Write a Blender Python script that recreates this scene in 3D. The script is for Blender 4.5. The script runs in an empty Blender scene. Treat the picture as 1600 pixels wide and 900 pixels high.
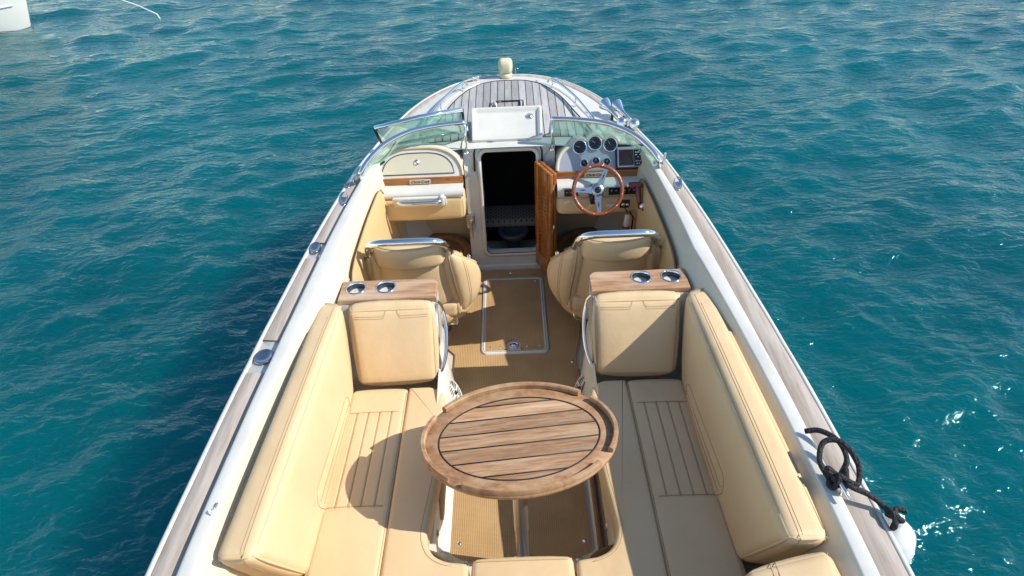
import bpy, bmesh, math, random
import numpy as np
from mathutils import Vector, Matrix
random.seed(5)
R = math.radians
scene = bpy.context.scene
col = scene.collection
# ------------------------------------------------------------------ camera
F_PX, PITCH, YAW, ROLL, CX, CH = 1079.17, 0.652938, -0.0138607, 0.04695, 0.0318, 3.15
cam_d = bpy.data.cameras.new('camera')
cam = bpy.data.objects.new('camera', cam_d); col.objects.link(cam)
cam_d.sensor_width = 36; cam_d.lens = F_PX / 1600 * 36
cam_d.clip_start = 0.05; cam_d.clip_end = 9000
_c, _s, _cp, _sp = math.cos(YAW), math.sin(YAW), math.cos(PITCH), math.sin(PITCH)
_R = Vector((_c, -_s, 0)); _U = Vector((_s*_sp, _c*_sp, _cp)); _F = Vector((_s*_cp, _c*_cp, -_sp))
_cr, _sr = math.cos(ROLL), math.sin(ROLL)
_X = _R*_cr - _U*_sr; _Y = _R*_sr + _U*_cr
m = Matrix((( _X.x, _Y.x, -_F.x, CX), (_X.y, _Y.y, -_F.y, 0), (_X.z, _Y.z, -_F.z, CH), (0, 0, 0, 1)))
cam.matrix_world = m
scene.camera = cam
# ------------------------------------------------------------------ light
SUN = Vector((1.15, -0.20, 1.0)).normalized()
el = math.asin(SUN.z); az = math.atan2(SUN.x, SUN.y)
w = bpy.data.worlds.new('World'); scene.world = w; w.use_nodes = True
nt = w.node_tree; nt.nodes.clear()
sky = nt.nodes.new('ShaderNodeTexSky'); sky.sky_type = 'NISHITA'; sky.sun_disc = False
sky.sun_elevation = el; sky.sun_rotation = az; sky.air_density = 1.15; sky.dust_density = 0.0; sky.ozone_density = 2.0
bg = nt.nodes.new('ShaderNodeBackground'); bg.inputs[1].default_value = 0.15
wo = nt.nodes.new('ShaderNodeOutputWorld')
nt.links.new(sky.outputs[0], bg.inputs[0]); nt.links.new(bg.outputs[0], wo.inputs[0])
sd = bpy.data.lights.new('sun', 'SUN'); sd.energy = 4.6; sd.angle = R(0.5); sd.color = (1.0, 0.955, 0.88)
so = bpy.data.objects.new('sun', sd); col.objects.link(so)
so.rotation_euler = SUN.to_track_quat('Z', 'Y').to_euler()
scene.view_settings.view_transform = 'Standard'; scene.view_settings.look = 'None'
scene.view_settings.exposure = 0.32; scene.view_settings.gamma = 1
scene.view_settings.use_curve_mapping = False
# ------------------------------------------------------------------ materials
def mat(name, color, rough=0.5, metal=0.0, coat=0.0, spec=0.5, var=0.0, vscale=4.0, vstretch=(1,1,1), bump=0.0, bscale=60.0, bdetail=3.0, bdist=0.002, c2=None, ramp=(0.35, 0.7)):
    mt = bpy.data.materials.new(name); mt.use_nodes = True
    n = mt.node_tree.nodes; l = mt.node_tree.links; p = n['Principled BSDF']
    p.inputs['Base Color'].default_value = (*color, 1); p.inputs['Roughness'].default_value = rough
    p.inputs['Metallic'].default_value = metal; p.inputs['Coat Weight'].default_value = coat
    p.inputs['Specular IOR Level'].default_value = spec
    tc = n.new('ShaderNodeTexCoord')
    if var > 0 or c2:
        mp = n.new('ShaderNodeMapping'); mp.inputs['Scale'].default_value = vstretch
        l.new(tc.outputs['Object'], mp.inputs[0])
        no = n.new('ShaderNodeTexNoise'); no.inputs['Scale'].default_value = vscale; no.inputs['Detail'].default_value = 6; no.inputs['Roughness'].default_value = 0.62
        l.new(mp.outputs[0], no.inputs['Vector'])
        cr = n.new('ShaderNodeValToRGB'); cr.color_ramp.elements[0].position = ramp[0]; cr.color_ramp.elements[1].position = ramp[1]
        a = c2 if c2 else tuple(v*(1-var) for v in color)
        cr.color_ramp.elements[0].color = (*a, 1); cr.color_ramp.elements[1].color = (*color, 1)
        l.new(no.outputs['Fac'], cr.inputs[0]); l.new(cr.outputs[0], p.inputs['Base Color'])
        mt['ramp'] = cr.name
        rr = n.new('ShaderNodeMapRange'); rr.inputs[3].default_value = min(1, rough*1.25+.02); rr.inputs[4].default_value = rough*0.85
        l.new(no.outputs['Fac'], rr.inputs[0]); l.new(rr.outputs[0], p.inputs['Roughness'])
    if bump > 0:
        nb = n.new('ShaderNodeTexNoise'); nb.inputs['Scale'].default_value = bscale; nb.inputs['Detail'].default_value = bdetail
        mp2 = n.new('ShaderNodeMapping'); mp2.inputs['Scale'].default_value = vstretch
        l.new(tc.outputs['Object'], mp2.inputs[0]); l.new(mp2.outputs[0], nb.inputs['Vector'])
        b = n.new('ShaderNodeBump'); b.inputs['Strength'].default_value = bump; b.inputs['Distance'].default_value = bdist
        l.new(nb.outputs['Fac'], b.inputs['Height']); l.new(b.outputs[0], p.inputs['Normal'])
    return mt
M = {}
M['white'] = mat('gelcoat_white', (0.70, 0.675, 0.60), 0.22, coat=0.3, var=0.16, vscale=3.5)
M['cream'] = mat('gelcoat_cream', (0.66, 0.60, 0.45), 0.32, coat=0.2, var=0.12, vscale=3)
M['hull'] = mat('hull_white', (0.72, 0.70, 0.64), 0.2, coat=0.4, var=0.06, vscale=2)
def leather(name, c):
    mt = mat(name, c, 0.5, var=0.16, vscale=2.6, bump=1.0, bscale=5, bdetail=5, bdist=0.008, spec=0.4, c2=(c[0]*0.92, c[1]*0.89, c[2]*0.82))
    n = mt.node_tree.nodes; l = mt.node_tree.links
    v = n.new('ShaderNodeTexVoronoi'); v.inputs['Scale'].default_value = 420
    tc = n.new('ShaderNodeTexCoord'); l.new(tc.outputs['Object'], v.inputs['Vector'])
    b = n.new('ShaderNodeBump'); b.inputs['Strength'].default_value = 0.25; b.inputs['Distance'].default_value = 0.0008
    old = [x for x in n if x.type == 'BUMP' and x != b][0]
    l.new(v.outputs['Distance'], b.inputs['Height']); l.new(old.outputs[0], b.inputs['Normal']); l.new(b.outputs[0], n['Principled BSDF'].inputs['Normal'])
    return mt
M['leather'] = leather('leather_tan', (0.70, 0.515, 0.30))
M['leather_panel'] = leather('leather_side_panel', (0.68, 0.49, 0.25))
M['piping'] = mat('piping_thread', (0.30, 0.17, 0.075), 0.7)
M['thread'] = mat('stitch_thread', (0.42, 0.27, 0.13), 0.7)
M['chrome'] = mat('polished_steel', (0.78, 0.79, 0.80), 0.07, metal=1.0, bump=0.05, bscale=20)
M['brushed'] = mat('brushed_steel', (0.50, 0.50, 0.50), 0.3, metal=1.0)
M['cup'] = mat('cup_steel', (0.10, 0.10, 0.105), 0.45, metal=0.8)
M['postmetal'] = mat('table_post_metal', (0.80, 0.76, 0.68), 0.28, metal=0.9)
M['platesteel'] = mat('plate_steel', (0.36, 0.38, 0.42), 0.22, metal=1.0, bump=.1, bscale=12)
M['black'] = mat('black_rubber', (0.015, 0.015, 0.017), 0.5)
M['gloss_black'] = mat('gloss_black', (0.012, 0.013, 0.016), 0.12)
M['rope'] = mat('black_rope', (0.012, 0.012, 0.014), 0.7, bump=1.0, bscale=130, bdetail=1, bdist=0.01)
M['fender'] = mat('fender_white', (0.72, 0.72, 0.70), 0.3, var=0.15, vscale=9)
M['whiterope'] = mat('white_rope', (0.7, 0.69, 0.64), 0.8)
M['bowlight'] = mat('cream_cover', (0.72, 0.66, 0.42), 0.45, var=0.1, vscale=9)
M['greydash'] = mat('dash_grey', (0.33, 0.36, 0.41), 0.35, var=0.05)
M['silver'] = mat('silver_plastic', (0.5, 0.51, 0.52), 0.35, metal=0.6)
M['varnish'] = mat('varnished_teak', (0.50, 0.20, 0.045), 0.22, coat=0.5, c2=(0.27, 0.085, 0.018), vscale=5, vstretch=(1, 5, 6))
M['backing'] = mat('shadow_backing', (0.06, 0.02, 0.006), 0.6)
M['varnish_v'] = mat('varnished_door', (0.50, 0.19, 0.035), 0.25, coat=0.4, c2=(0.24, 0.075, 0.014), vscale=5, vstretch=(6, 6, 1))
M['wheelwood'] = mat('wheel_mahogany', (0.33, 0.085, 0.02), 0.3, coat=0.35, c2=(0.20, 0.045, 0.012), vscale=14)
M['red'] = mat('dark_red_grip', (0.17, 0.016, 0.016), 0.22, coat=0.5)
M['redcloth'] = mat('red_float', (0.22, 0.02, 0.02), 0.6)
M['cabin'] = mat('cabin_shade_lining', (0.008, 0.008, 0.008), 0.9, spec=0.1)  # near-black colour stands in for the shade inside the cabin
M['caulk'] = mat('black_caulk', (0.012, 0.011, 0.012), 0.6)
M['porcelain_shaded'] = mat('porcelain_shaded', (0.05, 0.06, 0.07), 0.5)  # white bowl coloured dark, the cabin's shade is put into its colour
M['label'] = mat('label_plate', (0.62, 0.55, 0.42), 0.35, metal=0.3)
M['ink'] = mat('dark_ink', (0.03, 0.02, 0.02), 0.5)
M['needle'] = mat('gauge_marks', (0.6, 0.6, 0.58), 0.5)
M['screen'] = mat('plotter_screen', (0.03, 0.012, 0.012), 0.08)
M['gauge'] = mat('gauge_face', (0.012, 0.016, 0.024), 0.35, spec=0.35)
M['boatgrey'] = mat('boat_shaded_paint', (0.5, 0.53, 0.56), 0.35)
def teak(name, ca, cb, cw=None, plank=None, axis='X', caulk=(0.02, 0.018, 0.018), rough=0.6, rot=0.0, grain=(1, 1, 1), gs=9, capw=0.06):
    """weathered teak: grain noise stretched along the plank, blotchy wear, tone per plank, optional caulk lines"""
    mt = bpy.data.materials.new(name); mt.use_nodes = True
    n = mt.node_tree.nodes; l = mt.node_tree.links; p = n['Principled BSDF']
    tc = n.new('ShaderNodeTexCoord'); mp = n.new('ShaderNodeMapping'); mp.inputs['Rotation'].default_value = (0, 0, rot)
    l.new(tc.outputs['Object'], mp.inputs[0])
    st = n.new('ShaderNodeMapping'); st.inputs['Scale'].default_value = grain; l.new(mp.outputs[0], st.inputs[0])
    g = n.new('ShaderNodeTexNoise'); g.inputs['Scale'].default_value = gs; g.inputs['Detail'].default_value = 8; g.inputs['Roughness'].default_value = 0.65; g.inputs['Distortion'].default_value = 0.5
    l.new(st.outputs[0], g.inputs['Vector'])
    cr = n.new('ShaderNodeValToRGB'); cr.color_ramp.elements[0].position = 0.32; cr.color_ramp.elements[1].position = 0.68
    cr.color_ramp.elements[0].color = (*cb, 1); cr.color_ramp.elements[1].color = (*ca, 1)
    l.new(g.outputs['Fac'], cr.inputs[0])
    last = cr.outputs[0]
    bl = n.new('ShaderNodeTexNoise'); bl.inputs['Scale'].default_value = 3.2; bl.inputs['Detail'].default_value = 4
    l.new(st.outputs[0], bl.inputs['Vector'])
    mx = n.new('ShaderNodeMix'); mx.data_type = 'RGBA'
    rm = n.new('ShaderNodeMapRange'); rm.inputs[1].default_value = 0.45; rm.inputs[2].default_value = 0.7; rm.inputs[4].default_value = 0.75
    l.new(bl.outputs['Fac'], rm.inputs[0]); l.new(rm.outputs[0], mx.inputs[0])
    l.new(last, mx.inputs[6]); mx.inputs[7].default_value = (*(cw or ca), 1); last = mx.outputs[2]
    hgt = g.outputs['Fac']
    if plank:
        sx = n.new('ShaderNodeSeparateXYZ'); l.new(mp.outputs[0], sx.inputs[0])
        dv = n.new('ShaderNodeMath'); dv.operation = 'DIVIDE'; dv.inputs[1].default_value = plank; l.new(sx.outputs[axis], dv.inputs[0])
        ad = n.new('ShaderNodeMath'); ad.operation = 'ADD'; ad.inputs[1].default_value = 100.5; l.new(dv.outputs[0], ad.inputs[0])
        fl = n.new('ShaderNodeMath'); fl.operation = 'FLOOR'; l.new(ad.outputs[0], fl.inputs[0])
        wn = n.new('ShaderNodeTexWhiteNoise'); wn.noise_dimensions = '1D'; l.new(fl.outputs[0], wn.inputs['W'])
        mr = n.new('ShaderNodeMapRange'); mr.inputs[3].default_value = 0.74; mr.inputs[4].default_value = 1.18; l.new(wn.outputs['Value'], mr.inputs[0])
        vm = n.new('ShaderNodeVectorMath'); vm.operation = 'SCALE'; l.new(last, vm.inputs[0]); l.new(mr.outputs[0], vm.inputs['Scale'])
        fr = n.new('ShaderNodeMath'); fr.operation = 'FRACT'; l.new(ad.outputs[0], fr.inputs[0])
        lt = n.new('ShaderNodeMath'); lt.operation = 'LESS_THAN'; lt.inputs[1].default_value = capw; l.new(fr.outputs[0], lt.inputs[0])
        m2 = n.new('ShaderNodeMix'); m2.data_type = 'RGBA'; l.new(lt.outputs[0], m2.inputs[0]); l.new(vm.outputs[0], m2.inputs[6]); m2.inputs[7].default_value = (*caulk, 1)
        last = m2.outputs[2]
    l.new(last, p.inputs['Base Color']); p.inputs['Roughness'].default_value = rough
    b = n.new('ShaderNodeBump'); b.inputs['Strength'].default_value = 0.5; b.inputs['Distance'].default_value = 0.0015
    l.new(hgt, b.inputs['Height']); l.new(b.outputs[0], p.inputs['Normal'])
    return mt
M['deckteak'] = teak('grey_deck_teak', (0.47, 0.45, 0.42), (0.32, 0.30, 0.275), (0.52, 0.50, 0.475), plank=0.052, grain=(7, 0.9, 1), capw=0.11, caulk=(0.03, 0.028, 0.03))
M['boardteak'] = teak('weathered_board_teak', (0.47, 0.40, 0.33), (0.33, 0.265, 0.205), (0.53, 0.47, 0.41), grain=(9, 0.7, 1), gs=8)
TROT = R(-5.4)
M['tableteak'] = teak('table_teak', (0.52, 0.31, 0.165), (0.27, 0.125, 0.055), (0.56, 0.38, 0.235), grain=(0.8, 9, 1), gs=9)
M['tablerim'] = teak('table_rim_teak', (0.46, 0.265, 0.13), (0.25, 0.115, 0.05), (0.52, 0.345, 0.195), grain=(2.5, 4, 1), gs=8)
M['cupteak'] = teak('cupholder_teak', (0.52, 0.30, 0.16), (0.29, 0.14, 0.06), (0.60, 0.45, 0.31), grain=(0.9, 6, 1), gs=8)
M['trimteak'] = teak('trim_teak', (0.34, 0.19, 0.09), (0.19, 0.09, 0.04), grain=(6, .8, 6), gs=7)
# carpet: woven sisal look
def carpet(name, c, c2):
    mt = bpy.data.materials.new(name); mt.use_nodes = True
    n = mt.node_tree.nodes; l = mt.node_tree.links; p = n['Principled BSDF']; p.inputs['Roughness'].default_value = 0.95
    p.inputs['Specular IOR Level'].default_value = 0.1
    tc = n.new('ShaderNodeTexCoord')
    outs = []
    for ax, sc, rt in ((0, 105, 0), (1, 105, R(90))):
        mp = n.new('ShaderNodeMapping'); mp.inputs['Rotation'].default_value = (0, 0, rt); l.new(tc.outputs['Object'], mp.inputs[0])
        wv = n.new('ShaderNodeTexWave'); wv.inputs['Scale'].default_value = 46.0 if ax else 30.0; wv.inputs['Distortion'].default_value = 1.2; wv.inputs['Detail Scale'].default_value = 3
        l.new(mp.outputs[0], wv.inputs['Vector']); outs.append(wv.outputs['Fac'])
    mu = n.new('ShaderNodeMath'); mu.operation = 'MULTIPLY'; l.new(outs[0], mu.inputs[0]); l.new(outs[1], mu.inputs[1])
    no = n.new('ShaderNodeTexNoise'); no.inputs['Scale'].default_value = 5; no.inputs['Detail'].default_value = 8; l.new(tc.outputs['Object'], no.inputs['Vector'])
    ad = n.new('ShaderNodeMath'); ad.operation = 'ADD'; l.new(mu.outputs[0], ad.inputs[0]); l.new(no.outputs['Fac'], ad.inputs[1])
    cr = n.new('ShaderNodeValToRGB'); cr.color_ramp.elements[0].position = 0.42; cr.color_ramp.elements[1].position = 1.1
    cr.color_ramp.elements[0].color = (*c2, 1); cr.color_ramp.elements[1].color = (*c, 1); l.new(ad.outputs[0], cr.inputs[0])
    l.new(cr.outputs[0], p.inputs['Base Color'])
    b = n.new('ShaderNodeBump'); b.inputs['Strength'].default_value = 0.5; b.inputs['Distance'].default_value = 0.003; l.new(mu.outputs[0], b.inputs['Height']); l.new(b.outputs[0], p.inputs['Normal'])
    return mt
M['carpet'] = carpet('sisal_carpet', (0.55, 0.36, 0.175), (0.38, 0.235, 0.105))
def glass():
    mt = bpy.data.materials.new('green_glass'); mt.use_nodes = True
    n = mt.node_tree.nodes; l = mt.node_tree.links; n.clear()
    o = n.new('ShaderNodeOutputMaterial'); t = n.new('ShaderNodeBsdfTransparent'); t.inputs[0].default_value = (0.66, 0.90, 0.82, 1)
    g = n.new('ShaderNodeBsdfGlossy'); g.inputs['Roughness'].default_value = 0.03; g.inputs[0].default_value = (0.9, 1, 0.97, 1)
    d = n.new('ShaderNodeBsdfDiffuse'); d.inputs[0].default_value = (0.42, 0.78, 0.66, 1)
    fr0 = n.new('ShaderNodeFresnel'); fr0.inputs[0].default_value = 1.4; fr = n.new('ShaderNodeMath'); fr.operation = 'MULTIPLY'; fr.inputs[1].default_value = 0.4; l.new(fr0.outputs[0], fr.inputs[0])
    ms = n.new('ShaderNodeMixShader'); m2 = n.new('ShaderNodeMixShader'); m2.inputs[0].default_value = 0.38
    l.new(t.outputs[0], m2.inputs[1]); l.new(d.outputs[0], m2.inputs[2])
    l.new(fr.outputs[0], ms.inputs[0]); l.new(m2.outputs[0], ms.inputs[1]); l.new(g.outputs[0], ms.inputs[2]); l.new(ms.outputs[0], o.inputs[0])
    return mt
M['glass'] = glass()
# ------------------------------------------------------------------ object helpers
def tag(o, label=None, cat=None, group=None, kind=None):
    if label: o['label'] = label
    if cat: o['category'] = cat
    if group: o['group'] = group
    if kind: o['kind'] = kind
    return o
def thing(name, loc, label, cat, group=None):
    o = bpy.data.objects.new(name, None); col.objects.link(o); o.location = loc; o.empty_display_size = .1
    return tag(o, label, cat, group)
class MB:
    def __init__(s): s.v = []; s.f = []; s.sm = []
    def add(s, vs, fs, smooth=True):
        b = len(s.v); s.v += [tuple(v) for v in vs]; s.f += [tuple(i+b for i in f) for f in fs]; s.sm += [smooth]*len(fs); return s
    def box(s, x0, x1, y0, y1, z0, z1, rot=None, c=None, smooth=False):
        vs = [Vector((x, y, z)) for z in (z0, z1) for y in (y0, y1) for x in (x0, x1)]
        if rot is not None:
            c = Vector(c); vs = [rot @ (v-c) + c for v in vs]
        return s.add(vs, [(0,2,3,1),(4,5,7,6),(0,1,5,4),(2,6,7,3),(0,4,6,2),(1,3,7,5)], smooth)
    def bbox(s, x0, x1, y0, y1, z0, z1, r=0.006, seg=3, xf=None):
        cu = Cushion((abs(x1-x0), abs(y1-y0), abs(z1-z0)), r, lambda p: Vector((min(x0,x1)+p[0], min(y0,y1)+p[1], min(z0,z1)+p[2])), n=2, seg=seg)
        vs, fs = cu.geo()
        if xf: vs = [xf @ Vector(v) for v in vs]
        return s.add(vs, fs)
    def tube(s, pts, r, n=10, closed=False, caps=True, flat=None):
        pts = [Vector(p) for p in pts]; N = len(pts); rr = r if hasattr(r, '__len__') else [r]*N
        up = None; rings = []
        for i in range(N):
            a = pts[(i-1) % N] if (closed or i > 0) else pts[i]; b = pts[(i+1) % N] if (closed or i < N-1) else pts[i]
            t = (b-a).normalized()
            if up is None: up = Vector((0, 0, 1)) if abs(t.z) < .9 else Vector((1, 0, 0))
            u = (up - t*up.dot(t))
            if u.length < 1e-5: u = t.orthogonal()
            u.normalize(); w_ = t.cross(u); up = u
            fu = flat if flat else 1.0
            rings.append([pts[i] + (u*math.cos(2*math.pi*k/n)*fu + w_*math.sin(2*math.pi*k/n))*rr[i] for k in range(n)])
        vs = [v for q in rings for v in q]; fs = []
        M_ = N if closed else N-1
        for i in range(M_):
            j = (i+1) % N
            for k in range(n): fs.append((i*n+k, i*n+(k+1) % n, j*n+(k+1) % n, j*n+k))
        if caps and not closed: fs += [tuple(range(n))[::-1], tuple((N-1)*n+k for k in range(n))]
        return s.add(vs, fs)
    def lathe(s, prof, c, axis=(0,0,1), n=32):
        ax = Vector(axis).normalized(); u = ax.orthogonal().normalized(); w_ = ax.cross(u); c = Vector(c)
        vs = []; fs = []
        for r_, h in prof:
            for k in range(n):
                a = 2*math.pi*k/n; vs.append(c + ax*h + (u*math.cos(a)+w_*math.sin(a))*r_)
        P_ = len(prof)
        for i in range(P_-1):
            for k in range(n): fs.append((i*n+k, i*n+(k+1) % n, (i+1)*n+(k+1) % n, (i+1)*n+k))
        return s.add(vs, fs)
    def grid(s, rows, closed=False, smooth=True):
        n = len(rows[0]); vs = [v for q in rows for v in q]; fs = []
        for i in range(len(rows)-1):
            for k in range(n if closed else n-1):
                fs.append((i*n+k, i*n+(k+1) % n, (i+1)*n+(k+1) % n, (i+1)*n+k))
        return s.add(vs, fs, smooth)
    def prism(s, poly, fn, smooth=False):
        """poly: list of 2D; fn(p, k) -> 3D for k=0,1"""
        n = len(poly); vs = [fn(p, 0) for p in poly] + [fn(p, 1) for p in poly]
        fs = [tuple(range(n))[::-1], tuple(range(n, 2*n))]
        s.add(vs, fs, False); b = len(s.v) - 2*n
        s.f += [(b+i, b+(i+1) % n, b+n+(i+1) % n, b+n+i) for i in range(n)]; s.sm += [smooth]*n
        return s
    def build(s, name, material, parent=None, recalc=True, weld=True):
        me = bpy.data.meshes.new(name); me.from_pydata(s.v, [], s.f)
        for p, q in zip(me.polygons, s.sm): p.use_smooth = q
        bm = bmesh.new(); bm.from_mesh(me)
        if weld: bmesh.ops.remove_doubles(bm, verts=bm.verts, dist=1e-5)
        if recalc: bmesh.ops.recalc_face_normals(bm, faces=bm.faces)
        bm.to_mesh(me); bm.free()
        me.materials.append(M[material] if isinstance(material, str) else material)
        o = bpy.data.objects.new(name, me); col.objects.link(o)
        if parent is not None:
            root = parent; off = Vector((0, 0, 0))
            while root is not None: off += Vector(root.location); root = root.parent
            o.parent = parent
            me.transform(Matrix.Translation(-off))
        return o
def smooth_by_angle(o, deg=35):
    me = o.data
    for e in me.edges: pass
    bm = bmesh.new(); bm.from_mesh(me)
    for e in bm.edges:
        if len(e.link_faces) == 2 and e.calc_face_angle(0) > R(deg): e.smooth = False
    for f in bm.faces: f.smooth = True
    bm.to_mesh(me); bm.free(); return o
class Cushion:
    """rounded, slightly puffed solid: size in metres, r edge radius, fn maps local metres -> world"""
    def __init__(s, size, r, fn, n=8, seg=4, puff=0.0, disp=None):
        s.S = size; s.r = min(r, min(size)*.499); s.fn = fn; s.n = n; s.seg = seg; s.puff = puff; s.disp = disp
        s.cache = {}
    def axis(s, L, n=None):
        r = s.r; e = [r*(1-math.cos(R(90)*k/s.seg)) for k in range(s.seg+1)]; e = [r*(1-math.cos(R(45)*k/s.seg*2)) for k in range(s.seg+1)]
        n = n or s.n
        mid = [r + (L-2*r)*k/n for k in range(1, n)]
        return e + mid + [L-v for v in reversed(e)]
    def point(s, p):
        S, r = s.S, s.r
        q = Vector([min(max(p[i], r), S[i]-r) for i in range(3)]); d = Vector(p)-q
        if d.length < 1e-9: d = Vector((0, 0, 1))
        d.normalize(); o = q + d*r
        h = 0
        if s.puff:
            g = 1
            for i in range(3):
                u = 2*p[i]/S[i]-1
                if abs(u) < .9999: g *= (1-abs(u)**3)
            h += s.puff*g
        if s.disp: h += s.disp(p, d)
        return o + d*h
    def geo(s):
        ax = [s.axis(L, s.n if not hasattr(s.n, '__len__') else s.n[i]) for i, L in enumerate(s.S)]
        vs = []; idx = {}; fs = []
        def vid(p):
            k = (round(p[0], 6), round(p[1], 6), round(p[2], 6))
            if k not in idx: idx[k] = len(vs); vs.append(s.fn(s.point(p)))
            return idx[k]
        for a in range(3):
            b, c = (a+1) % 3, (a+2) % 3
            for side in (0, 1):
                for i in range(len(ax[b])-1):
                    for j in range(len(ax[c])-1):
                        q = []
                        for (u, v) in ((i, j), (i+1, j), (i+1, j+1), (i, j+1)):
                            p = [0, 0, 0]; p[a] = s.S[a]*side; p[b] = ax[b][u]; p[c] = ax[c][v]; q.append(vid(p))
                        fs.append(tuple(q) if side else tuple(q[::-1]))
        return vs, fs
    def build(s, name, material, parent=None):
        vs, fs = s.geo(); return MB().add(vs, fs).build(name, material, parent)
    def line(s, pts, lift=0.0006, step=0.02):
        """polyline of points on the box surface (local metres) -> world points lying on the skin"""
        out = []
        for a, b in zip(pts[:-1], pts[1:]):
            a, b = Vector(a), Vector(b); n = max(1, int((b-a).length/step))
            for k in range(n): out.append(a.lerp(b, k/n))
        out.append(Vector(pts[-1]))
        return [s.fn(s.point(tuple(p))) for p in out]
def trilin(c):
    """c[ix][iy][iz] corners; returns fn over unit size S"""
    def make(S):
        def fn(p):
            u, v, w_ = p[0]/S[0], p[1]/S[1], p[2]/S[2]
            o = Vector((0, 0, 0))
            for i in (0, 1):
                for j in (0, 1):
                    for k in (0, 1):
                        o += Vector(c[i][j][k])*((u if i else 1-u)*(v if j else 1-v)*(w_ if k else 1-w_))
            return o
        return fn
    return make
def hexa(c, r, **k):
    L = lambda a, b: (Vector(a)-Vector(b)).length
    S = (max(L(c[1][0][1], c[0][0][1]), L(c[1][0][0], c[0][0][0])), L(c[0][1][1], c[0][0][1]), L(c[0][0][1], c[0][0][0]))
    return Cushion(S, r, trilin(c)(S), **k)
def arc(c, r, a0, a1, n, z=None):
    o = [(c[0]+r*math.cos(R(a0+(a1-a0)*k/n)), c[1]+r*math.sin(R(a0+(a1-a0)*k/n))) for k in range(n+1)]
    return o if z is None else [(x, y, z) for x, y in o]
def rrect(x0, x1, y0, y1, r, n=6):
    return arc((x1-r, y1-r), r, 0, 90, n) + arc((x0+r, y1-r), r, 90, 180, n) + arc((x0+r, y0+r), r, 180, 270, n) + arc((x1-r, y0+r), r, 270, 360, n)
def inset(poly, d):
    n = len(poly); out = []
    for i in range(n):
        a, b, c = Vector(poly[i-1]), Vector(poly[i]), Vector(poly[(i+1) % n])
        t = (b-a).normalized() + (c-b).normalized(); t.normalize(); nn = Vector((-t.y, t.x))
        k = max(.5, nn.dot(Vector((-(b-a).normalized().y, (b-a).normalized().x)))); out.append(tuple(b + nn*d/k))
    return out
def pad(poly, z0, z1, r, name, material, parent, puff=0.0, seg=5):
    """upholstered pad from a CCW outline with rolled edges"""
    rows = []; z = lambda q: q
    rows.append([(x, y, z0+.004) for x, y in inset(poly, .004)])
    rows.append([(x, y, z0+.012) for x, y in poly])
    for k in range(seg+1):
        a = R(90)*k/seg; rows.append([(x, y, z1-r+r*math.sin(a)) for x, y in inset(poly, r*(1-math.cos(a)))])
    mb = MB().grid(rows, closed=True); n = len(poly); b = len(mb.v)-n
    mb.f.append(tuple(b+i for i in range(n))); mb.sm.append(True)
    return mb.build(name, material, parent)
def subdivide_curve(pts, n):
    """Catmull-Rom through points"""
    P_ = [Vector(p) for p in pts]; P_ = [P_[0]*2-P_[1]] + P_ + [P_[-1]*2-P_[-2]]; out = []
    for i in range(1, len(P_)-2):
        a, b, c, d = P_[i-1:i+3]
        for k in range(n):
            t = k/n; out.append(.5*((2*b)+(c-a)*t+(2*a-5*b+4*c-d)*t*t+(3*b-a-3*c+d)*t**3))
    out.append(P_[-2]); return out
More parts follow.
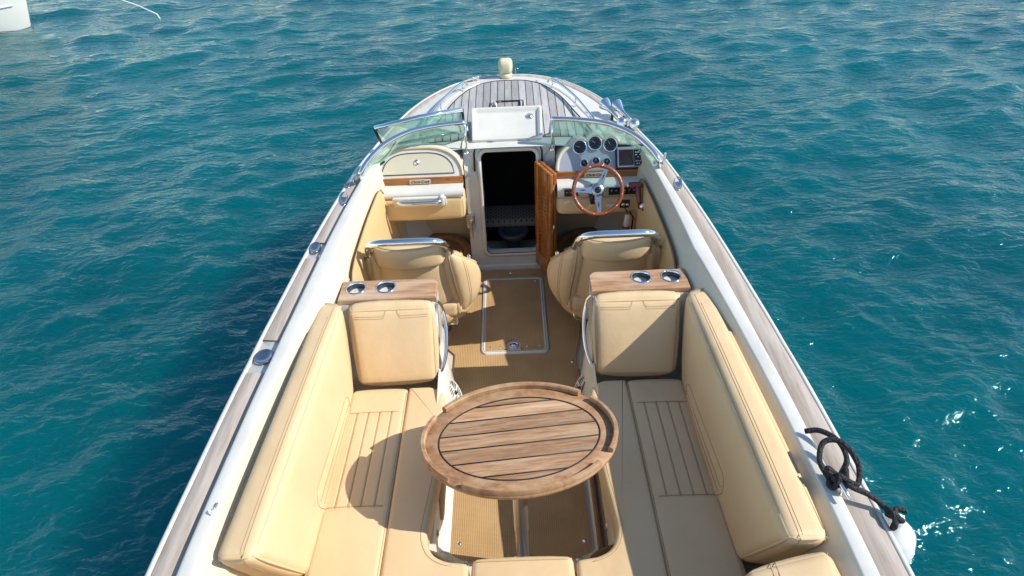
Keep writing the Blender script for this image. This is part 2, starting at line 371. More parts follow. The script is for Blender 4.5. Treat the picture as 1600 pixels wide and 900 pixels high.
# ------------------------------------------------------------------ sea
def make_water():
    rng = np.random.RandomState(3)
    na = 1000
    ang = np.concatenate([np.linspace(-75, 75, na), np.linspace(75, 285, 140)[1:-1]]) * math.pi/180
    r = [0.0, 0.5]
    while r[-1] < 4000: r.append(r[-1] + max(0.022, r[-1]*0.0066 if r[-1] < 45 else r[-1]*.03))
    r = np.array(r); A, Rr = np.meshgrid(ang, r)
    X = Rr*np.sin(A); Y = Rr*np.cos(A); Zz = np.zeros_like(X); DX = np.zeros_like(X); DY = np.zeros_like(X)
    for i in range(150):
        lam = 0.14*(4.2/0.14)**(rng.rand()**1.0)
        th = (R(292) + rng.randn()*R(24)) if rng.rand() < .62 else (R(200) + rng.randn()*R(22))   # two crossing seas
        k = 2*math.pi/lam
        amp = 0.0063*lam**0.92*(0.55+rng.rand()*.8)/ (1+ (lam/1.1)**1.7)
        ph = rng.rand()*6.28; cell = np.maximum(0.025, Rr*0.0070)
        fade = np.clip((lam/cell-2.5)/3.0, 0, 1)
        # slow amplitude patches so crests come and go
        px, py = rng.rand()*6.28, rng.rand()*6.28; kk = k*0.16
        env = 0.55+0.45*np.sin(X*kk*math.cos(th+1.2)+Y*kk*math.sin(th+1.2)+px)*np.sin(X*kk*.8*math.cos(th-.9)+Y*kk*.8*math.sin(th-.9)+py)
        q = k*(X*math.cos(th)+Y*math.sin(th))+ph
        a = amp*fade*env*1.35
        Zz += a*np.cos(q); DX -= .9*a*math.cos(th)*np.sin(q); DY -= .9*a*math.sin(th)*np.sin(q)
    X = X+DX; Y = Y+DY
    nr, nc = X.shape
    v = np.stack([X, Y, Zz], -1).reshape(-1, 3)
    i, j = np.meshgrid(np.arange(nr-1), np.arange(nc), indexing='ij'); j2 = (j+1) % nc
    f = np.stack([i*nc+j, (i+1)*nc+j, (i+1)*nc+j2, i*nc+j2], -1).reshape(-1, 4)
    f = f[nc:] if False else f
    me = bpy.data.meshes.new('water'); me.vertices.add(len(v)); me.vertices.foreach_set('co', v.ravel())
    me.loops.add(f.size); me.loops.foreach_set('vertex_index', f.ravel().astype(np.int32))
    me.polygons.add(len(f)); me.polygons.foreach_set('loop_start', np.arange(0, f.size, 4, dtype=np.int32))
    me.update(calc_edges=True); me.polygons.foreach_set('use_smooth', np.ones(len(f), dtype=bool))
    me.validate()
    mt = bpy.data.materials.new('sea_water'); mt.use_nodes = True
    n = mt.node_tree.nodes; l = mt.node_tree.links; p = n['Principled BSDF']
    p.inputs['Roughness'].default_value = 0.06; p.inputs['IOR'].default_value = 1.333; p.inputs['Specular Tint'].default_value = (0.40, 0.89, 1.0, 1); p.inputs['Specular IOR Level'].default_value = 0.62
    p.inputs['Subsurface Weight'].default_value = 1.0; p.inputs['Subsurface Radius'].default_value = (0.25, 0.8, 1.0); p.inputs['Subsurface Scale'].default_value = 11.0
    tc = n.new('ShaderNodeTexCoord')
    no = n.new('ShaderNodeTexNoise'); no.inputs['Scale'].default_value = 0.35; no.inputs['Detail'].default_value = 5; l.new(tc.outputs['Object'], no.inputs['Vector'])
    cr = n.new('ShaderNodeValToRGB'); cr.color_ramp.elements[0].position = .3; cr.color_ramp.elements[1].position = .7
    cr.color_ramp.elements[0].color = (0.0, 0.073, 0.087, 1); cr.color_ramp.elements[1].color = (0.0, 0.112, 0.126, 1)
    l.new(no.outputs['Fac'], cr.inputs[0]); l.new(cr.outputs[0], p.inputs['Base Color'])
    def bumpn(scale, st, dist, strength, prev, rot):
        mp = n.new('ShaderNodeMapping'); mp.inputs['Scale'].default_value = st; mp.inputs['Rotation'].default_value = (0, 0, rot); l.new(tc.outputs['Object'], mp.inputs[0])
        q = n.new('ShaderNodeTexNoise'); q.inputs['Scale'].default_value = scale; q.inputs['Detail'].default_value = 3.0; q.inputs['Distortion'].default_value = .6; l.new(mp.outputs[0], q.inputs['Vector'])
        b = n.new('ShaderNodeBump'); b.inputs['Strength'].default_value = strength; b.inputs['Distance'].default_value = dist
        l.new(q.outputs['Fac'], b.inputs['Height'])
        if prev: l.new(prev.outputs[0], b.inputs['Normal'])
        return b
    b1 = bumpn(1.7, (0.5, 1.5, 1), 0.10, 0.55, None, R(-24))
    b2 = bumpn(5.5, (0.5, 1.4, 1), 0.035, 0.7, b1, R(-50))
    b3 = bumpn(17.0, (0.8, 1.2, 1), 0.015, 0.95, b2, R(30))
    l.new(b3.outputs[0], p.inputs['Normal'])
    me.materials.append(mt)
    o = bpy.data.objects.new('water', me); col.objects.link(o); o['kind'] = 'structure'
make_water()
# ------------------------------------------------------------------ boat plan
HB = [(-1.4, 1.10), (-1.2, 1.16), (-0.4, 1.235), (0.5, 1.265), (1.2, 1.268), (1.65, 1.255), (2.25, 1.225), (2.8, 1.165), (3.35, 1.092), (3.9, 0.995), (4.25, 0.902), (4.6, 0.785), (4.85, 0.672), (5.05, 0.535), (5.2, 0.375), (5.29, 0.19), (5.315, 0.0)]
def zs(y):
    t = max(0, min(1, (y-2.3)/3.2)); return 1.0+.2*t
_st = subdivide_curve([(x, y, 0) for y, x in HB], 8)           # starboard half, stern -> bow
_st = [Vector((max(p.x, 0), p.y, 0)) for p in _st]
OUT = [Vector((-p.x, p.y, 0)) for p in _st] + [p for p in reversed(_st[:-1])]   # port stern -> bow -> starboard stern
def offs(d_fn):
    """outline moved inwards by d (a number or a function of y)"""
    res = []; n = len(OUT)
    for i, p in enumerate(OUT):
        a = OUT[max(i-1, 0)]; b = OUT[min(i+1, n-1)]; t = (b-a).normalized(); nn = Vector((t.y, -t.x, 0))
        d = d_fn(p.y) if callable(d_fn) else d_fn
        res.append(p + nn*d)
    return res
def inner(y, d):
    """half beam at y moved in by d (approx. along the normal)"""
    ys = [p.y for p in _st]; xs = [p.x for p in _st]
    return float(np.interp(y, ys, xs)) - d
def tw(y): return float(np.interp(y, [0, 2.6, 3.9, 5.3], [.090, .086, .062, .046]))
def din(y): return float(np.interp(y, [0, 1.5, 3.0, 3.9, 5.3], [.25, .235, .245, .145, .12]))
boat = thing('motor_boat', (0, 0, 0), 'large open motor boat with teak foredeck, white hull and tan cockpit', 'boat')
# hull shell
rows = []
for p in [(0, 0), (.012, -.05), (.0, -.09), (.035, -.35), (.09, -.62), (.20, -.92), (.45, -1.25), (.9, -1.45)]:
    d, dz = p; o_ = offs(0.0); row = []
    for q in o_:
        h = -dz; t = max(0, min(1, (q.y-3.2)/2.1)); yy = q.y - t*t*(h*0.62)
        k = 1 - d*(.72) - t*h*.18
        row.append(Vector((q.x*max(k, .02), yy, max(zs(q.y)+dz, -.35))))
    rows.append(row)
hull = MB().grid(rows).build('hull', 'hull', boat)
MB().grid([[r_[0] for r_ in rows], [r_[-1] for r_ in rows]], smooth=False).build('transom', 'hull', boat)
# rub rail (white lip)
def strip(name, prof, mt, parent, i0=0, i1=None, smooth=True):
    """prof: list of (d or fn, dz)"""
    rws = []
    for d, dz in prof:
        o_ = offs(d); rws.append([Vector((q.x, q.y, zs(OUT[i].y)+dz)) for i, q in enumerate(o_)][i0:i1])
    return MB().grid(rws, closed=False, smooth=smooth).build(name, mt, parent)
def idx_y(y, side):
    n = len(_st)
    k = min(range(n), key=lambda i: abs(_st[i].y-y))
    return k if side < 0 else len(OUT)-1-k
strip('rub_rail', [(.0, -.06), (-.010, -.045), (-.012, -.01), (-.007, .004), (.002, .007), (.012, .005), (.012, -.01)], 'white', boat)
# covering boards, split by the round deck plates
def board(i0, i1):
    e = lambda y: .022; g = lambda y: .02+tw(y)
    return smooth_by_angle(strip('covering_board', [(.013, -.01), (.013, .004), (lambda y: .02, .008), (lambda y: .015+tw(y), .008), (lambda y: .019+tw(y), .004), (lambda y: .019+tw(y), -.01)], 'boardteak', boat, i0, i1), 50)
_o = [p.y for p in OUT]
nO = len(OUT)
board(0, idx_y(2.27, -1)+1); board(idx_y(2.43, -1), idx_y(3.09, -1)+1); board(idx_y(3.24, -1), idx_y(3.24, 1)+1); board(idx_y(3.24, 1), nO)
# white bed under the boards
strip('deck_bed', [(.0, -.02), (.01, -.003), (lambda y: .04+tw(y), -.003)], 'white', boat)
# dark seam beside the teak
strip('deck_seam', [(lambda y: .0185+tw(y), .0085), (lambda y: .032+tw(y), .0085)], 'caulk', boat, 0, idx_y(3.9, -1)+1)
strip('deck_seam', [(lambda y: .0185+tw(y), .0085), (lambda y: .032+tw(y), .0085)], 'caulk', boat, idx_y(3.9, 1), nO)
# cockpit coaming and lining walls
for s_ in (-1, 1):
    i0, i1 = (0, idx_y(4.2, -1)+1) if s_ < 0 else (idx_y(4.2, 1), nO)
    T = lambda k: (lambda y: .025+tw(y)+k)
    D = lambda k: (lambda y: din(y)+k)
    SW = lambda k: (lambda y: din(y)-float(np.interp(y, [0, 2.9, 3.9, 5], [.062, .058, .014, .014]))+k)
    strip('coaming', [(T(.002), -.01), (T(.003), .026), (T(.006), .035), (T(.012), .040), (T(.02), .041), (SW(-.008), .042), (SW(-.002), .040), (SW(.001), .035)], 'white', boat, i0, i1)
    o_ = strip('cockpit_lining', [(SW(.0012), .034), (SW(.006), .024), (D(-.01), -.030), (D(.002), -.042), (D(.008), -.07), (D(.016), -.12), (D(.02), -.45), (D(.05), -.84)], 'cream', boat, i0, i1)
# sole
sole = MB()
sole.grid([[(-inner(y, din(y)+.03), y, .178), (-.3, y, .178), (.3, y, .178), (inner(y, din(y)+.03), y, .178)] for y in [-1.1+.35*k for k in range(17)]])
sole.build('cockpit_sole', 'cream', boat)
# foredeck: crowned skin with toe-in, from the dash to the stem
def deckz(x, y):
    wd = max(inner(y, tw(y)+.03), .05); t = min(1, abs(x)/wd)
    return zs(y) + .012 + .034*(1-t**2.2)*min(1, (5.33-y)/.5 if y > 4.8 else 1)
DK0 = 4.12
ins = offs(lambda y: .024+tw(y))
port_in = [p for p in ins[:len(_st)] if p.y > DK0-.02]
rws = []
for p in port_in:
    h = abs(p.x); rws.append([Vector((h*math.sin(R(90)*u), p.y, deckz(h*math.sin(R(90)*u), p.y)) ) for u in [k/12-1 for k in range(25)]])
deck = MB().grid(rws).build('foredeck', 'white', boat)
# raised moulding between side deck and teak
TK = [(4.22, .575), (4.45, .505), (4.6, .455), (4.75, .408), (4.9, .345), (5.02, .275), (5.1, .19), (5.135, .10), (5.14, .0)]
def tkw(y): return float(np.interp(y, [a for a, b in TK], [b for a, b in TK]))
tkc = subdivide_curve([(b, a, 0) for a, b in TK], 5)
rws = []
for p in tkc:
    rws.append([Vector((p.x*u, p.y, deckz(p.x*u, p.y)+.007)) for u in [k/10-1 for k in range(21)]])
MB().grid(rws).build('teak_deck', 'deckteak', boat)
lp = [Vector((-p.x, p.y, deckz(p.x, p.y)+.007)) for p in tkc] + [Vector((p.x, p.y, deckz(p.x, p.y)+.007)) for p in reversed(tkc[:-1])]
MB().tube(lp, .0045, 6).build('deck_seam', 'caulk', boat)
mo = [Vector((p.x*1.07+(.02 if p.x > 0 else -.02), p.y+.02, 0)) for p in [Vector((-q.x, q.y, 0)) for q in tkc[:-6]]]
for sg in (-1, 1):
    c_ = [Vector((sg*(q.x*1.09+.03), q.y+.015, 0)) for q in tkc[:-9]]
    MB().tube([Vector((q.x, q.y, deckz(q.x, q.y)-.004)) for q in c_], .022, 10, flat=.55).build('deck_moulding', 'white', boat)
# teak margin plank round the foredeck front, grabrails
for sg in (-1, 1):
    pts = subdivide_curve([(sg*.30, 5.04, 1.222), (sg*.335, 4.995, 1.262), (sg*.46, 4.72, 1.252), (sg*.545, 4.42, 1.238), (sg*.575, 4.3, 1.222), (sg*.585, 4.24, 1.19)], 6)
    gr = MB().tube(pts, .0095, 8).build('grab_rail', 'chrome', boat)
    for t_ in (6, 13, 19): p = pts[t_]; MB().tube([(p.x, p.y, deckz(p.x, p.y)-.01), p], .006, 8).build('stanchion', 'chrome', gr)
# deck hatch ring and forward fittings
mb = MB(); hz = deckz(0, 4.68)+.012
fr = rrect(-.12, .115, 4.6, 4.76, .03)
mb.tube([(x, y, hz) for x, y in fr], .007, 8, closed=True); mb.build('deck_hatch_rim', 'deckteak', boat)
mb = MB().tube([(-.085, 4.61, hz+.006), (-.085, 4.735, hz+.004), (.085, 4.735, hz+.004), (.085, 4.61, hz+.006)], .006, 6); mb.build('deck_hatch_frame', 'gloss_black', boat)
MB().tube([(-.11, 4.66, hz+.003), (-.095, 4.70, hz+.018), (-.085, 4.64, hz+.012)], .012, 8).build('hatch_latch', 'white', boat)
# searchlight under its cream cover on the stem
sl = MB().lathe([(.0, 0), (.045, 0), (.05, .012), (.05, .03), (.043, .04)], (-.012, 5.235, deckz(0, 5.235)-.004)).build('searchlight', 'bowlight', boat)
lc = Cushion((.098, .09, .105), .022, lambda p: Vector((-.061+p[0], 5.19+p[1], deckz(0, 5.235)+.030+p[2]+ (0 if p[2] > .04 else 0))), n=4, puff=.006, disp=lambda p, d: -.006*max(0, 1-p[2]/.05) if abs(d.z) < .8 else 0)
lc.build('searchlight_cover', 'bowlight', sl)
MB().tube([(.065, 5.23, deckz(0, 5.2)+.02), (.065, 5.23, deckz(0, 5.2)+.07), (.085, 5.22, deckz(0, 5.2)+.065)], .004, 6).build('bracket', 'brushed', sl)
MB().lathe([(.0, .006), (.04, .006), (.05, 0)], (-.012, 5.235, deckz(0, 5.235)+.004)).build('base_ring', 'gloss_black', sl)
# bow cleats
def cleat(x, y, z, a, parent=boat, L=.1):
    c_, s2 = math.cos(a), math.sin(a)
    mb = MB().tube([(x-c_*L/2, y-s2*L/2, z+.026), (x-c_*L/4, y-s2*L/4, z+.03), (x+c_*L/4, y+s2*L/4, z+.03), (x+c_*L/2, y+s2*L/2, z+.026)], [.005, .008, .008, .005], 8)
    for k in (-1, 1): mb.tube([(x+k*c_*L/6, y+k*s2*L/6, z-.002), (x+k*c_*L/6, y+k*s2*L/6, z+.028)], .007, 8)
    return mb.build('cleat', 'chrome', parent)
cleat(-.25, 5.2, zs(5.2)+.012, R(25)); cleat(.40, 5.10, zs(5.1)+.012, R(-40))
cleat(-.965, 3.80, zs(3.8)+.02, R(98), L=.08); cleat(.955, 3.85, zs(3.85)+.06, R(70), L=.075)
def plate(x, y, rx, ry, rot, name='deck_plate', z=None):
    z = zs(y)+.009 if z is None else z; rows = []
    for rr, dz in ((1, -.006), (1, .0), (.95, .003), (.84, .003), (.80, .0005), (.4, .0005), (.0, .0005)):
        rows.append([Vector((x+rr*(rx*math.cos(a)*math.cos(rot)-ry*math.sin(a)*math.sin(rot)), y+rr*(rx*math.cos(a)*math.sin(rot)+ry*math.sin(a)*math.cos(rot)), z+dz)) for a in [2*math.pi*k/32 for k in range(32)]])
    return MB().grid(rows, closed=True).build(name, 'platesteel', boat)
plate(-1.158, 2.35, .044, .05, 0); plate(-1.082, 3.165, .030, .055, R(8))
plate(-1.004, 3.64, .026, .085, R(10), 'deck_vent'); plate(1.006, 3.66, .026, .085, R(-11), 'deck_vent')
for x, y in ((-.985, 3.80),):
    plate(x-.02, y-.02, .02, .03, R(10))
# ------------------------------------------------------------------ cabin bulkhead
BY = 4.12
def bulk():
    outer = []; innr = []
    op = rrect(-.188, .170, .325, 1.105, .035, 6)          # opening (x, z)
    n = len(op); cx, cz = -.008, .7
    def on_rect(x, z):
        dx, dz = x-cx, z-cz; x0, x1, z0, z1 = -.305, .297, .178, 1.158
        t = min([((x1 if dx > 0 else x0)-cx)/dx if abs(dx) > 1e-6 else 9, ((z1 if dz > 0 else z0)-cz)/dz if abs(dz) > 1e-6 else 9])
        return (cx+dx*t, cz+dz*t)
    # add the exact rectangle corners by splitting: sample the opening finely
    fine = []
    for i in range(n):
        a, b = Vector(op[i]), Vector(op[(i+1) % n]); k = max(1, int((b-a).length/.03))
        for j in range(k): fine.append(a.lerp(b, j/k))
    ring0 = []; 
    for p in fine:
        q = on_rect(p.x, p.y)
        for c in ((-.305, .178), (.297, .178), (-.305, 1.158), (.297, 1.158)):
            if (Vector(q)-Vector(c)).length < .045: q = c
        ring0.append(q)
    lean = lambda z: BY - .0 + max(0, z-1.0)*.35
    R0 = [Vector((x, lean(z), z)) for x, z in ring0]
    R1 = [Vector((p.x, lean(p.y), p.y)) for p in fine]
    MB().grid([R0, R1], closed=True, smooth=False).build('bulkhead', 'white', boat)
    # raised frame round the opening
    fr_ = []
    for d, h in ((-.03, 0), (-.028, -.012), (-.004, -.014), (0, -.008), (0, .05)):
        pp = inset([(p.x, p.y) for p in fine], d); fr_.append([Vector((x, lean(z)+h, z)) for x, z in pp])
    f_ = MB().grid(fr_, closed=True).build('door_frame', 'white', boat)
    g = inset([(p.x, p.y) for p in fine], -.001)
    MB().tube([(x, lean(z)-.008, z) for x, z in g], .0035, 6, closed=True).build('gasket', 'black', f_)
    MB().tube([(-.235, BY-.012+.05*.0, .99), (-.235, lean(1.12)-.01, 1.10), (-.222, lean(1.13)-.012, 1.138), (.20, lean(1.13)-.012, 1.138), (.213, lean(1.12)-.01, 1.10), (.213, BY-.012, .99)], .0065, 6).build('gasket', 'black', f_)
bulk()
for x0, x1, xw in ((-.90, -.305, -.305), (.89, .297, .297)):
    MB().grid([[(xw, BY, .178), (xw, BY, 1.17)], [(xw, 4.40, .178), (xw, 4.40, 1.17)], [(x0, 4.401, .17), (x0, 4.401, 1.12)]]).build('footwell_lining', 'cream', boat)
# threshold step
MB().bbox(-.31, .30, BY-.028, BY+.01, .17, .235, r=.012).build('threshold', 'white', boat)
# cabin inside
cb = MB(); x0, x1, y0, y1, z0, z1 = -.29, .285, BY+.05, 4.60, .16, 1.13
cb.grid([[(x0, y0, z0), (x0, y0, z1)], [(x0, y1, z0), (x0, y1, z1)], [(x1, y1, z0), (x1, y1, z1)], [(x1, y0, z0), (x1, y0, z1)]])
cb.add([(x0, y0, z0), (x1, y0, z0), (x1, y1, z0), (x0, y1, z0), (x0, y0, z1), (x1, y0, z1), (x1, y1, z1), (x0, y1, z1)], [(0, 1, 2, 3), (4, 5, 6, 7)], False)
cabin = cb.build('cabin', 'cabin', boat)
def dotted():
    mt = bpy.data.materials.new('berth_fabric'); mt.use_nodes = True; n = mt.node_tree.nodes; l = mt.node_tree.links; p = n['Principled BSDF']
    tc = n.new('ShaderNodeTexCoord'); mp = n.new('ShaderNodeMapping'); mp.inputs['Scale'].default_value = (34, 34, 34); mp.inputs['Rotation'].default_value = (0, 0, R(45)); l.new(tc.outputs['Object'], mp.inputs[0])
    fr_ = n.new('ShaderNodeVectorMath'); fr_.operation = 'FRACTION'; l.new(mp.outputs[0], fr_.inputs[0])
    sb = n.new('ShaderNodeVectorMath'); sb.operation = 'SUBTRACT'; sb.inputs[1].default_value = (.5, .5, 0); l.new(fr_.outputs[0], sb.inputs[0])
    ml = n.new('ShaderNodeVectorMath'); ml.operation = 'MULTIPLY'; ml.inputs[1].default_value = (1, 1, 0); l.new(sb.outputs[0], ml.inputs[0])
    ln = n.new('ShaderNodeVectorMath'); ln.operation = 'LENGTH'; l.new(ml.outputs[0], ln.inputs[0])
    lt = n.new('ShaderNodeMath'); lt.operation = 'LESS_THAN'; lt.inputs[1].default_value = .2; l.new(ln.outputs['Value'], lt.inputs[0])
    mx = n.new('ShaderNodeMix'); mx.data_type = 'RGBA'; mx.inputs[6].default_value = (.20, .175, .14, 1); mx.inputs[7].default_value = (.02, .02, .02, 1); l.new(lt.outputs[0], mx.inputs[0]); l.new(mx.outputs[2], p.inputs['Base Color'])
    p.inputs['Roughness'].default_value = .9
    return mt
Cushion((.54, .22, .07), .03, lambda p: Vector((-.27+p[0], 4.36+p[1], .375+p[2]+.06*p[1])), n=4).build('berth_cushion', dotted(), cabin)
MB().lathe([(.0, 0), (.05, 0), (.045, .10), (.05, .13), (.10, .17), (.115, .20), (.112, .215), (.08, .215), (.07, .18), (0, .15)], (.0, 4.34, .165)).build('toilet_bowl', 'porcelain_shaded', cabin)
# companionway lid, tipped back over the deck
def lid():
    h = Vector((-.012, 4.195, 1.14)); tl = R(24)     # leans back
    U = Vector((1, 0, 0)); V = Vector((0, math.cos(tl), math.sin(tl))); N = U.cross(V)     # N up/aft
    L = .285; t_ = .035; W0, W1 = .462, .478
    def fn(p):
        v = p[1]/L; wd = W0+(W1-W0)*v; return h + U*((p[0]/.5-.5)*wd) + V*p[1] + N*(p[2]+.012)
    def dish(p, d):
        if d.z > .9:
            ix = min(p[0], .5-p[0]); iy = min(p[1], L-p[1]); e = min(ix, iy)
            return -.022*max(0, min(1, (e-.022)/.01))
        return 0
    c = Cushion((.5, L, t_), .008, fn, n=(40, 26, 2), seg=3, disp=dish)
    o = c.build('companionway_lid', 'white', boat)
    q = fn((.415, L*.72, .014)); MB().lathe([(.0, .012), (.012, .012), (.014, .006), (.024, .006), (.026, 0), (.026, -.004)], q, N, 20).build('lid_lock', 'chrome', o)
    for k in (.14, .36):
        q = fn((k, .0, .015)); MB().tube([q+Vector((-.03, -.006, -.004)), q+Vector((.03, -.006, -.004))], .006, 8).build('hinge', 'chrome', o)
lid()
# teak louvred cabin door, swung open into the cockpit
def cabin_door():
    h = Vector((.176, BY-.02, 0)); a = R(-53)     # leaf direction from hinge
    e = Vector((.298, 3.93, 0)); W = Vector((.128, -.012, 0)); 
    p0 = Vector((.168, 4.10, 0)); p1 = Vector((.262, 3.90, 0)); d = p1-p0; Wd = d.length; d.normalize(); nn = Vector((-d.y, d.x, 0))  # facing -x-ish
    if nn.x > 0: nn = -nn
    z0, z1 = .245, 1.055
    def P(u, v, w_): return p0 + d*u + nn*w_ + Vector((0, 0, z0+v))
    H = z1-z0
    def bar(mb, u0, u1, v0, v1, w0, w1, r=.004):
        c = Cushion((u1-u0, v1-v0, w1-w0), r, lambda p: P(u0+p[0], v0+p[1], w0+p[2]), n=2, seg=2); vs, fs = c.geo(); mb.add(vs, fs)
    mb = MB(); st = .048
    bar(mb, 0, st, 0, H, -.012, .012); bar(mb, Wd-st, Wd, 0, H, -.012, .012)
    bar(mb, st, Wd-st, 0, .12, -.0115, .0115); bar(mb, st, Wd-st, H-.19, H, -.0115, .0115)
    o = mb.build('cabin_door', 'varnish_v', boat)
    mb = MB(); n = 17; v0, v1 = .12, H-.19
    for k in range(n):
        v = v0 + (v1-v0)*(k+.5)/n
        c = Cushion((Wd-2*st, .034, .005), .002, lambda p: P(st+p[0], v+(p[1]-.017)*.42, (p[1]-.017)*-.40+p[2]-.003), n=1, seg=2); vs, fs = c.geo(); mb.add(vs, fs)
    mb.build('louvre', 'varnish_v', o)
    mb = MB(); bar(mb, st-.004, Wd-st+.004, v0, v1, -.0165, -.0145); mb.build('louvre_gap_shade', 'backing', o)  # dark sheet added behind the slats, paints the shade in their gaps
    # second leaf folded behind the first
    mb = MB(); bar(mb, .0, Wd-.01, .0, H-.004, -.044, -.02)
    mb.build('folded_leaf', 'varnish_v', o)
    for v in (.1, .4, .7): MB().tube([P(Wd, v-.03, -.016), P(Wd, v+.03, -.016)], .005, 8).build('hinge', 'chrome', o)
cabin_door()
# brass lock keeper on the port side of the door
mb = MB().bbox(-.318, -.262, BY-.022, BY-.001, .555, .665, r=.004)
lk = mb.build('door_lock', 'brushed', boat)
MB().bbox(-.30, -.278, BY-.045, BY-.018, .48, .62, r=.005).build('lock_bolt', 'brushed', lk)
MB().lathe([(.012, 0), (.012, .02), (0, .02)], (-.283, BY-.021, .625), (0, -1, 0), 16).build('lock_barrel', 'chrome', lk)
# ------------------------------------------------------------------ dashboards
PD = Vector((0, .55, .835)).normalized(); PN = Vector((0, -PD.z, PD.y))     # in-panel up, panel normal
def PP(x, s, h=0): return Vector((x, 3.985, 1.03)) + PD*s + PN*h
def arch_port(x):
    xa, xb = -.865, -.307; u = (x-xa)/(xb-xa); u = min(1, max(0, u))
    return .185*(max(0, 1-abs(2*u-1)**3.0))**.5
def bump(x, cx, top, r): 
    d = abs(x-cx); return top-r+math.sqrt(max(0, r*r-d*d)) if d < r else 0
GA = [(.452, .150), (.550, .172), (.648, .158)]
def arch_stb(x):
    xa, xb = .303, .885; u = (x-xa)/(xb-xa); u = min(1, max(0, u))
    b = .165*(max(0, 1-abs(2*u-1)**5))**.45
    return max([b] + [bump(x, gx, gs+.054, .056) for gx, gs in GA])
def dash(xs, fn, material, name):
    top = [(x, fn(x)) for x in xs]
    rows = []
    face0 = [PP(x, 0) for x in xs]; face1 = [PP(x, s) for x, s in top]
    mb = MB(); 
    rr = [[a.lerp(b, k/6) for a, b in zip(face0, face1)] for k in range(7)]
    mb.grid(rr, smooth=False); pn = mb.build(name, material, boat)
    # rolled hood behind the arch, blending into the deck
    hood = []
    for x, s in top:
        q = PP(x, s); col_ = []
        for t, dz in ((0, 0), (.006, .008), (.018, .012), (.04, .010), (.10, -.004), (.20, -.02), (.34, -.04)):
            k = min(1, t/.34); col_.append(Vector((x, q.y+t, max(q.z+dz*1.0 - (q.z-1.14)*k, 1.02))))
        hood.append(col_)
    MB().grid(hood).build('dash_hood', 'white', pn)
    rim = [PP(x, s+.002, .003) for x, s in top]
    MB().tube(rim, .0085 if xs[0] < 0 else .0125, 8).build('rim_trim', 'leather' if xs[0] < 0 else 'cream', pn)
    return pn
xsP = [-.865+.558*(.5-.5*math.cos(math.pi*k/60)) for k in range(61)]
xsS = [.303+.582*(.5-.5*math.cos(math.pi*k/120)) for k in range(121)]
dp = dash(xsP, arch_port, 'white', 'dashboard')
dsb = dash(xsS, arch_stb, 'greydash', 'dashboard')
# locker lid on the port dash
oc = []
for k in range(41):
    u = k/40; x = -.828+.47*u; s = .155*(max(0, 1-abs(2*u-1)**3.2))**.45; oc.append((x, max(.02, s)))
cl = [PP(x, s, .004) for x, s in oc]
MB().tube(cl, .003, 6, closed=True).build('locker_seam', 'black', dp)
MB().grid([[PP(x, .021, .0035) for x, s in oc], [PP(x, max(.022, s-.002), .0035) for x, s in oc]], smooth=False).build('locker_lid', 'cream', dp)
MB().lathe([(0, .008), (.008, .008), (.009, .004), (.017, .004), (.019, 0)], PP(-.60, .095, .004), PN, 20).build('locker_knob', 'chrome', dp)
def dash_lower(x0, x1, sw):
    # varnished strip
    st_ = MB().bbox(x0, x1, 3.972, 3.99, .982, 1.030, r=.004).build('wood_trim', 'varnish', boat)
    # white ledge
    prof = [(3.99, .984), (3.93, .978), (3.905, .970), (3.893, .955), (3.89, .93 if not sw else .892), (3.90, .925 if not sw else .888)]
    MB().grid([[Vector((x, y, z)) for y, z in prof] for x in (x0, x0+.01, x1-.01, x1)], smooth=True).build('dash_ledge', 'white', boat)
    zt = .93 if not sw else .89
    c = Cushion((x1-x0, .16, zt-.765), .03, lambda p: Vector((x0+p[0], 3.88+p[1]+(p[2])*.06, .765+p[2])), n=(10, 3, 3), puff=.006)
    c.build('dash_bolster', 'leather_panel' if not sw else 'leather', boat)
    MB().grid([[(x0, 3.95, .775), (x0, 4.40, .80)], [(x1, 3.95, .775), (x1, 4.40, .80)]]).build('dash_underside', 'cream', boat)
    return st_
w1_ = dash_lower(-.868, -.3065, False); w2_ = dash_lower(.2985, .868, True)
def text_mesh(txt, size, fn, name, material, parent, extr=.0008):
    cu = bpy.data.curves.new('t', 'FONT'); cu.body = txt; cu.size = size; cu.align_x = 'CENTER'; cu.align_y = 'CENTER'; cu.shear = .35; cu.extrude = extr; cu.offset = .0004
    ob = bpy.data.objects.new('t', cu); me = bpy.data.meshes.new_from_object(ob); bpy.data.objects.remove(ob)
    for v in me.vertices: v.co = fn(v.co.copy())
    me.materials.append(M[material]); o = bpy.data.objects.new(name, me); col.objects.link(o); o.parent = parent; me.name = name
    return o
for wd, cx in ((w1_, -.585), (w2_, .545)):
    np_ = MB().bbox(cx-.068, cx+.068, 3.967, 3.973, .990, 1.022, r=.003).build('name_plate', 'label', wd)
    text_mesh('Chris~Craft'.replace('~', '\u00b7'), .026, lambda c, cx=cx: Vector((cx+c.x, 3.9665-c.z, 1.005+c.y)), 'lettering', 'ink', np_)
# port grab handle on its white pad
pdp = Cushion((.345, .03, .085), .014, lambda p: Vector((-.76+p[0], 3.868+p[1]-.03*(p[2]/.085), .875+p[2])), n=3).build('handle_pad', 'white', boat)
ph = subdivide_curve([(-.725, 3.865, .925), (-.715, 3.835, .93), (-.66, 3.822, .932), (-.5, 3.822, .934), (-.455, 3.835, .932), (-.445, 3.865, .928)], 5)
MB().tube(ph, .015, 12).build('grab_handle', 'chrome', pdp)
MB().bbox(-.455, -.425, 3.825, 3.87, .90, .972, r=.01).build('handle_mount', 'white', pdp)
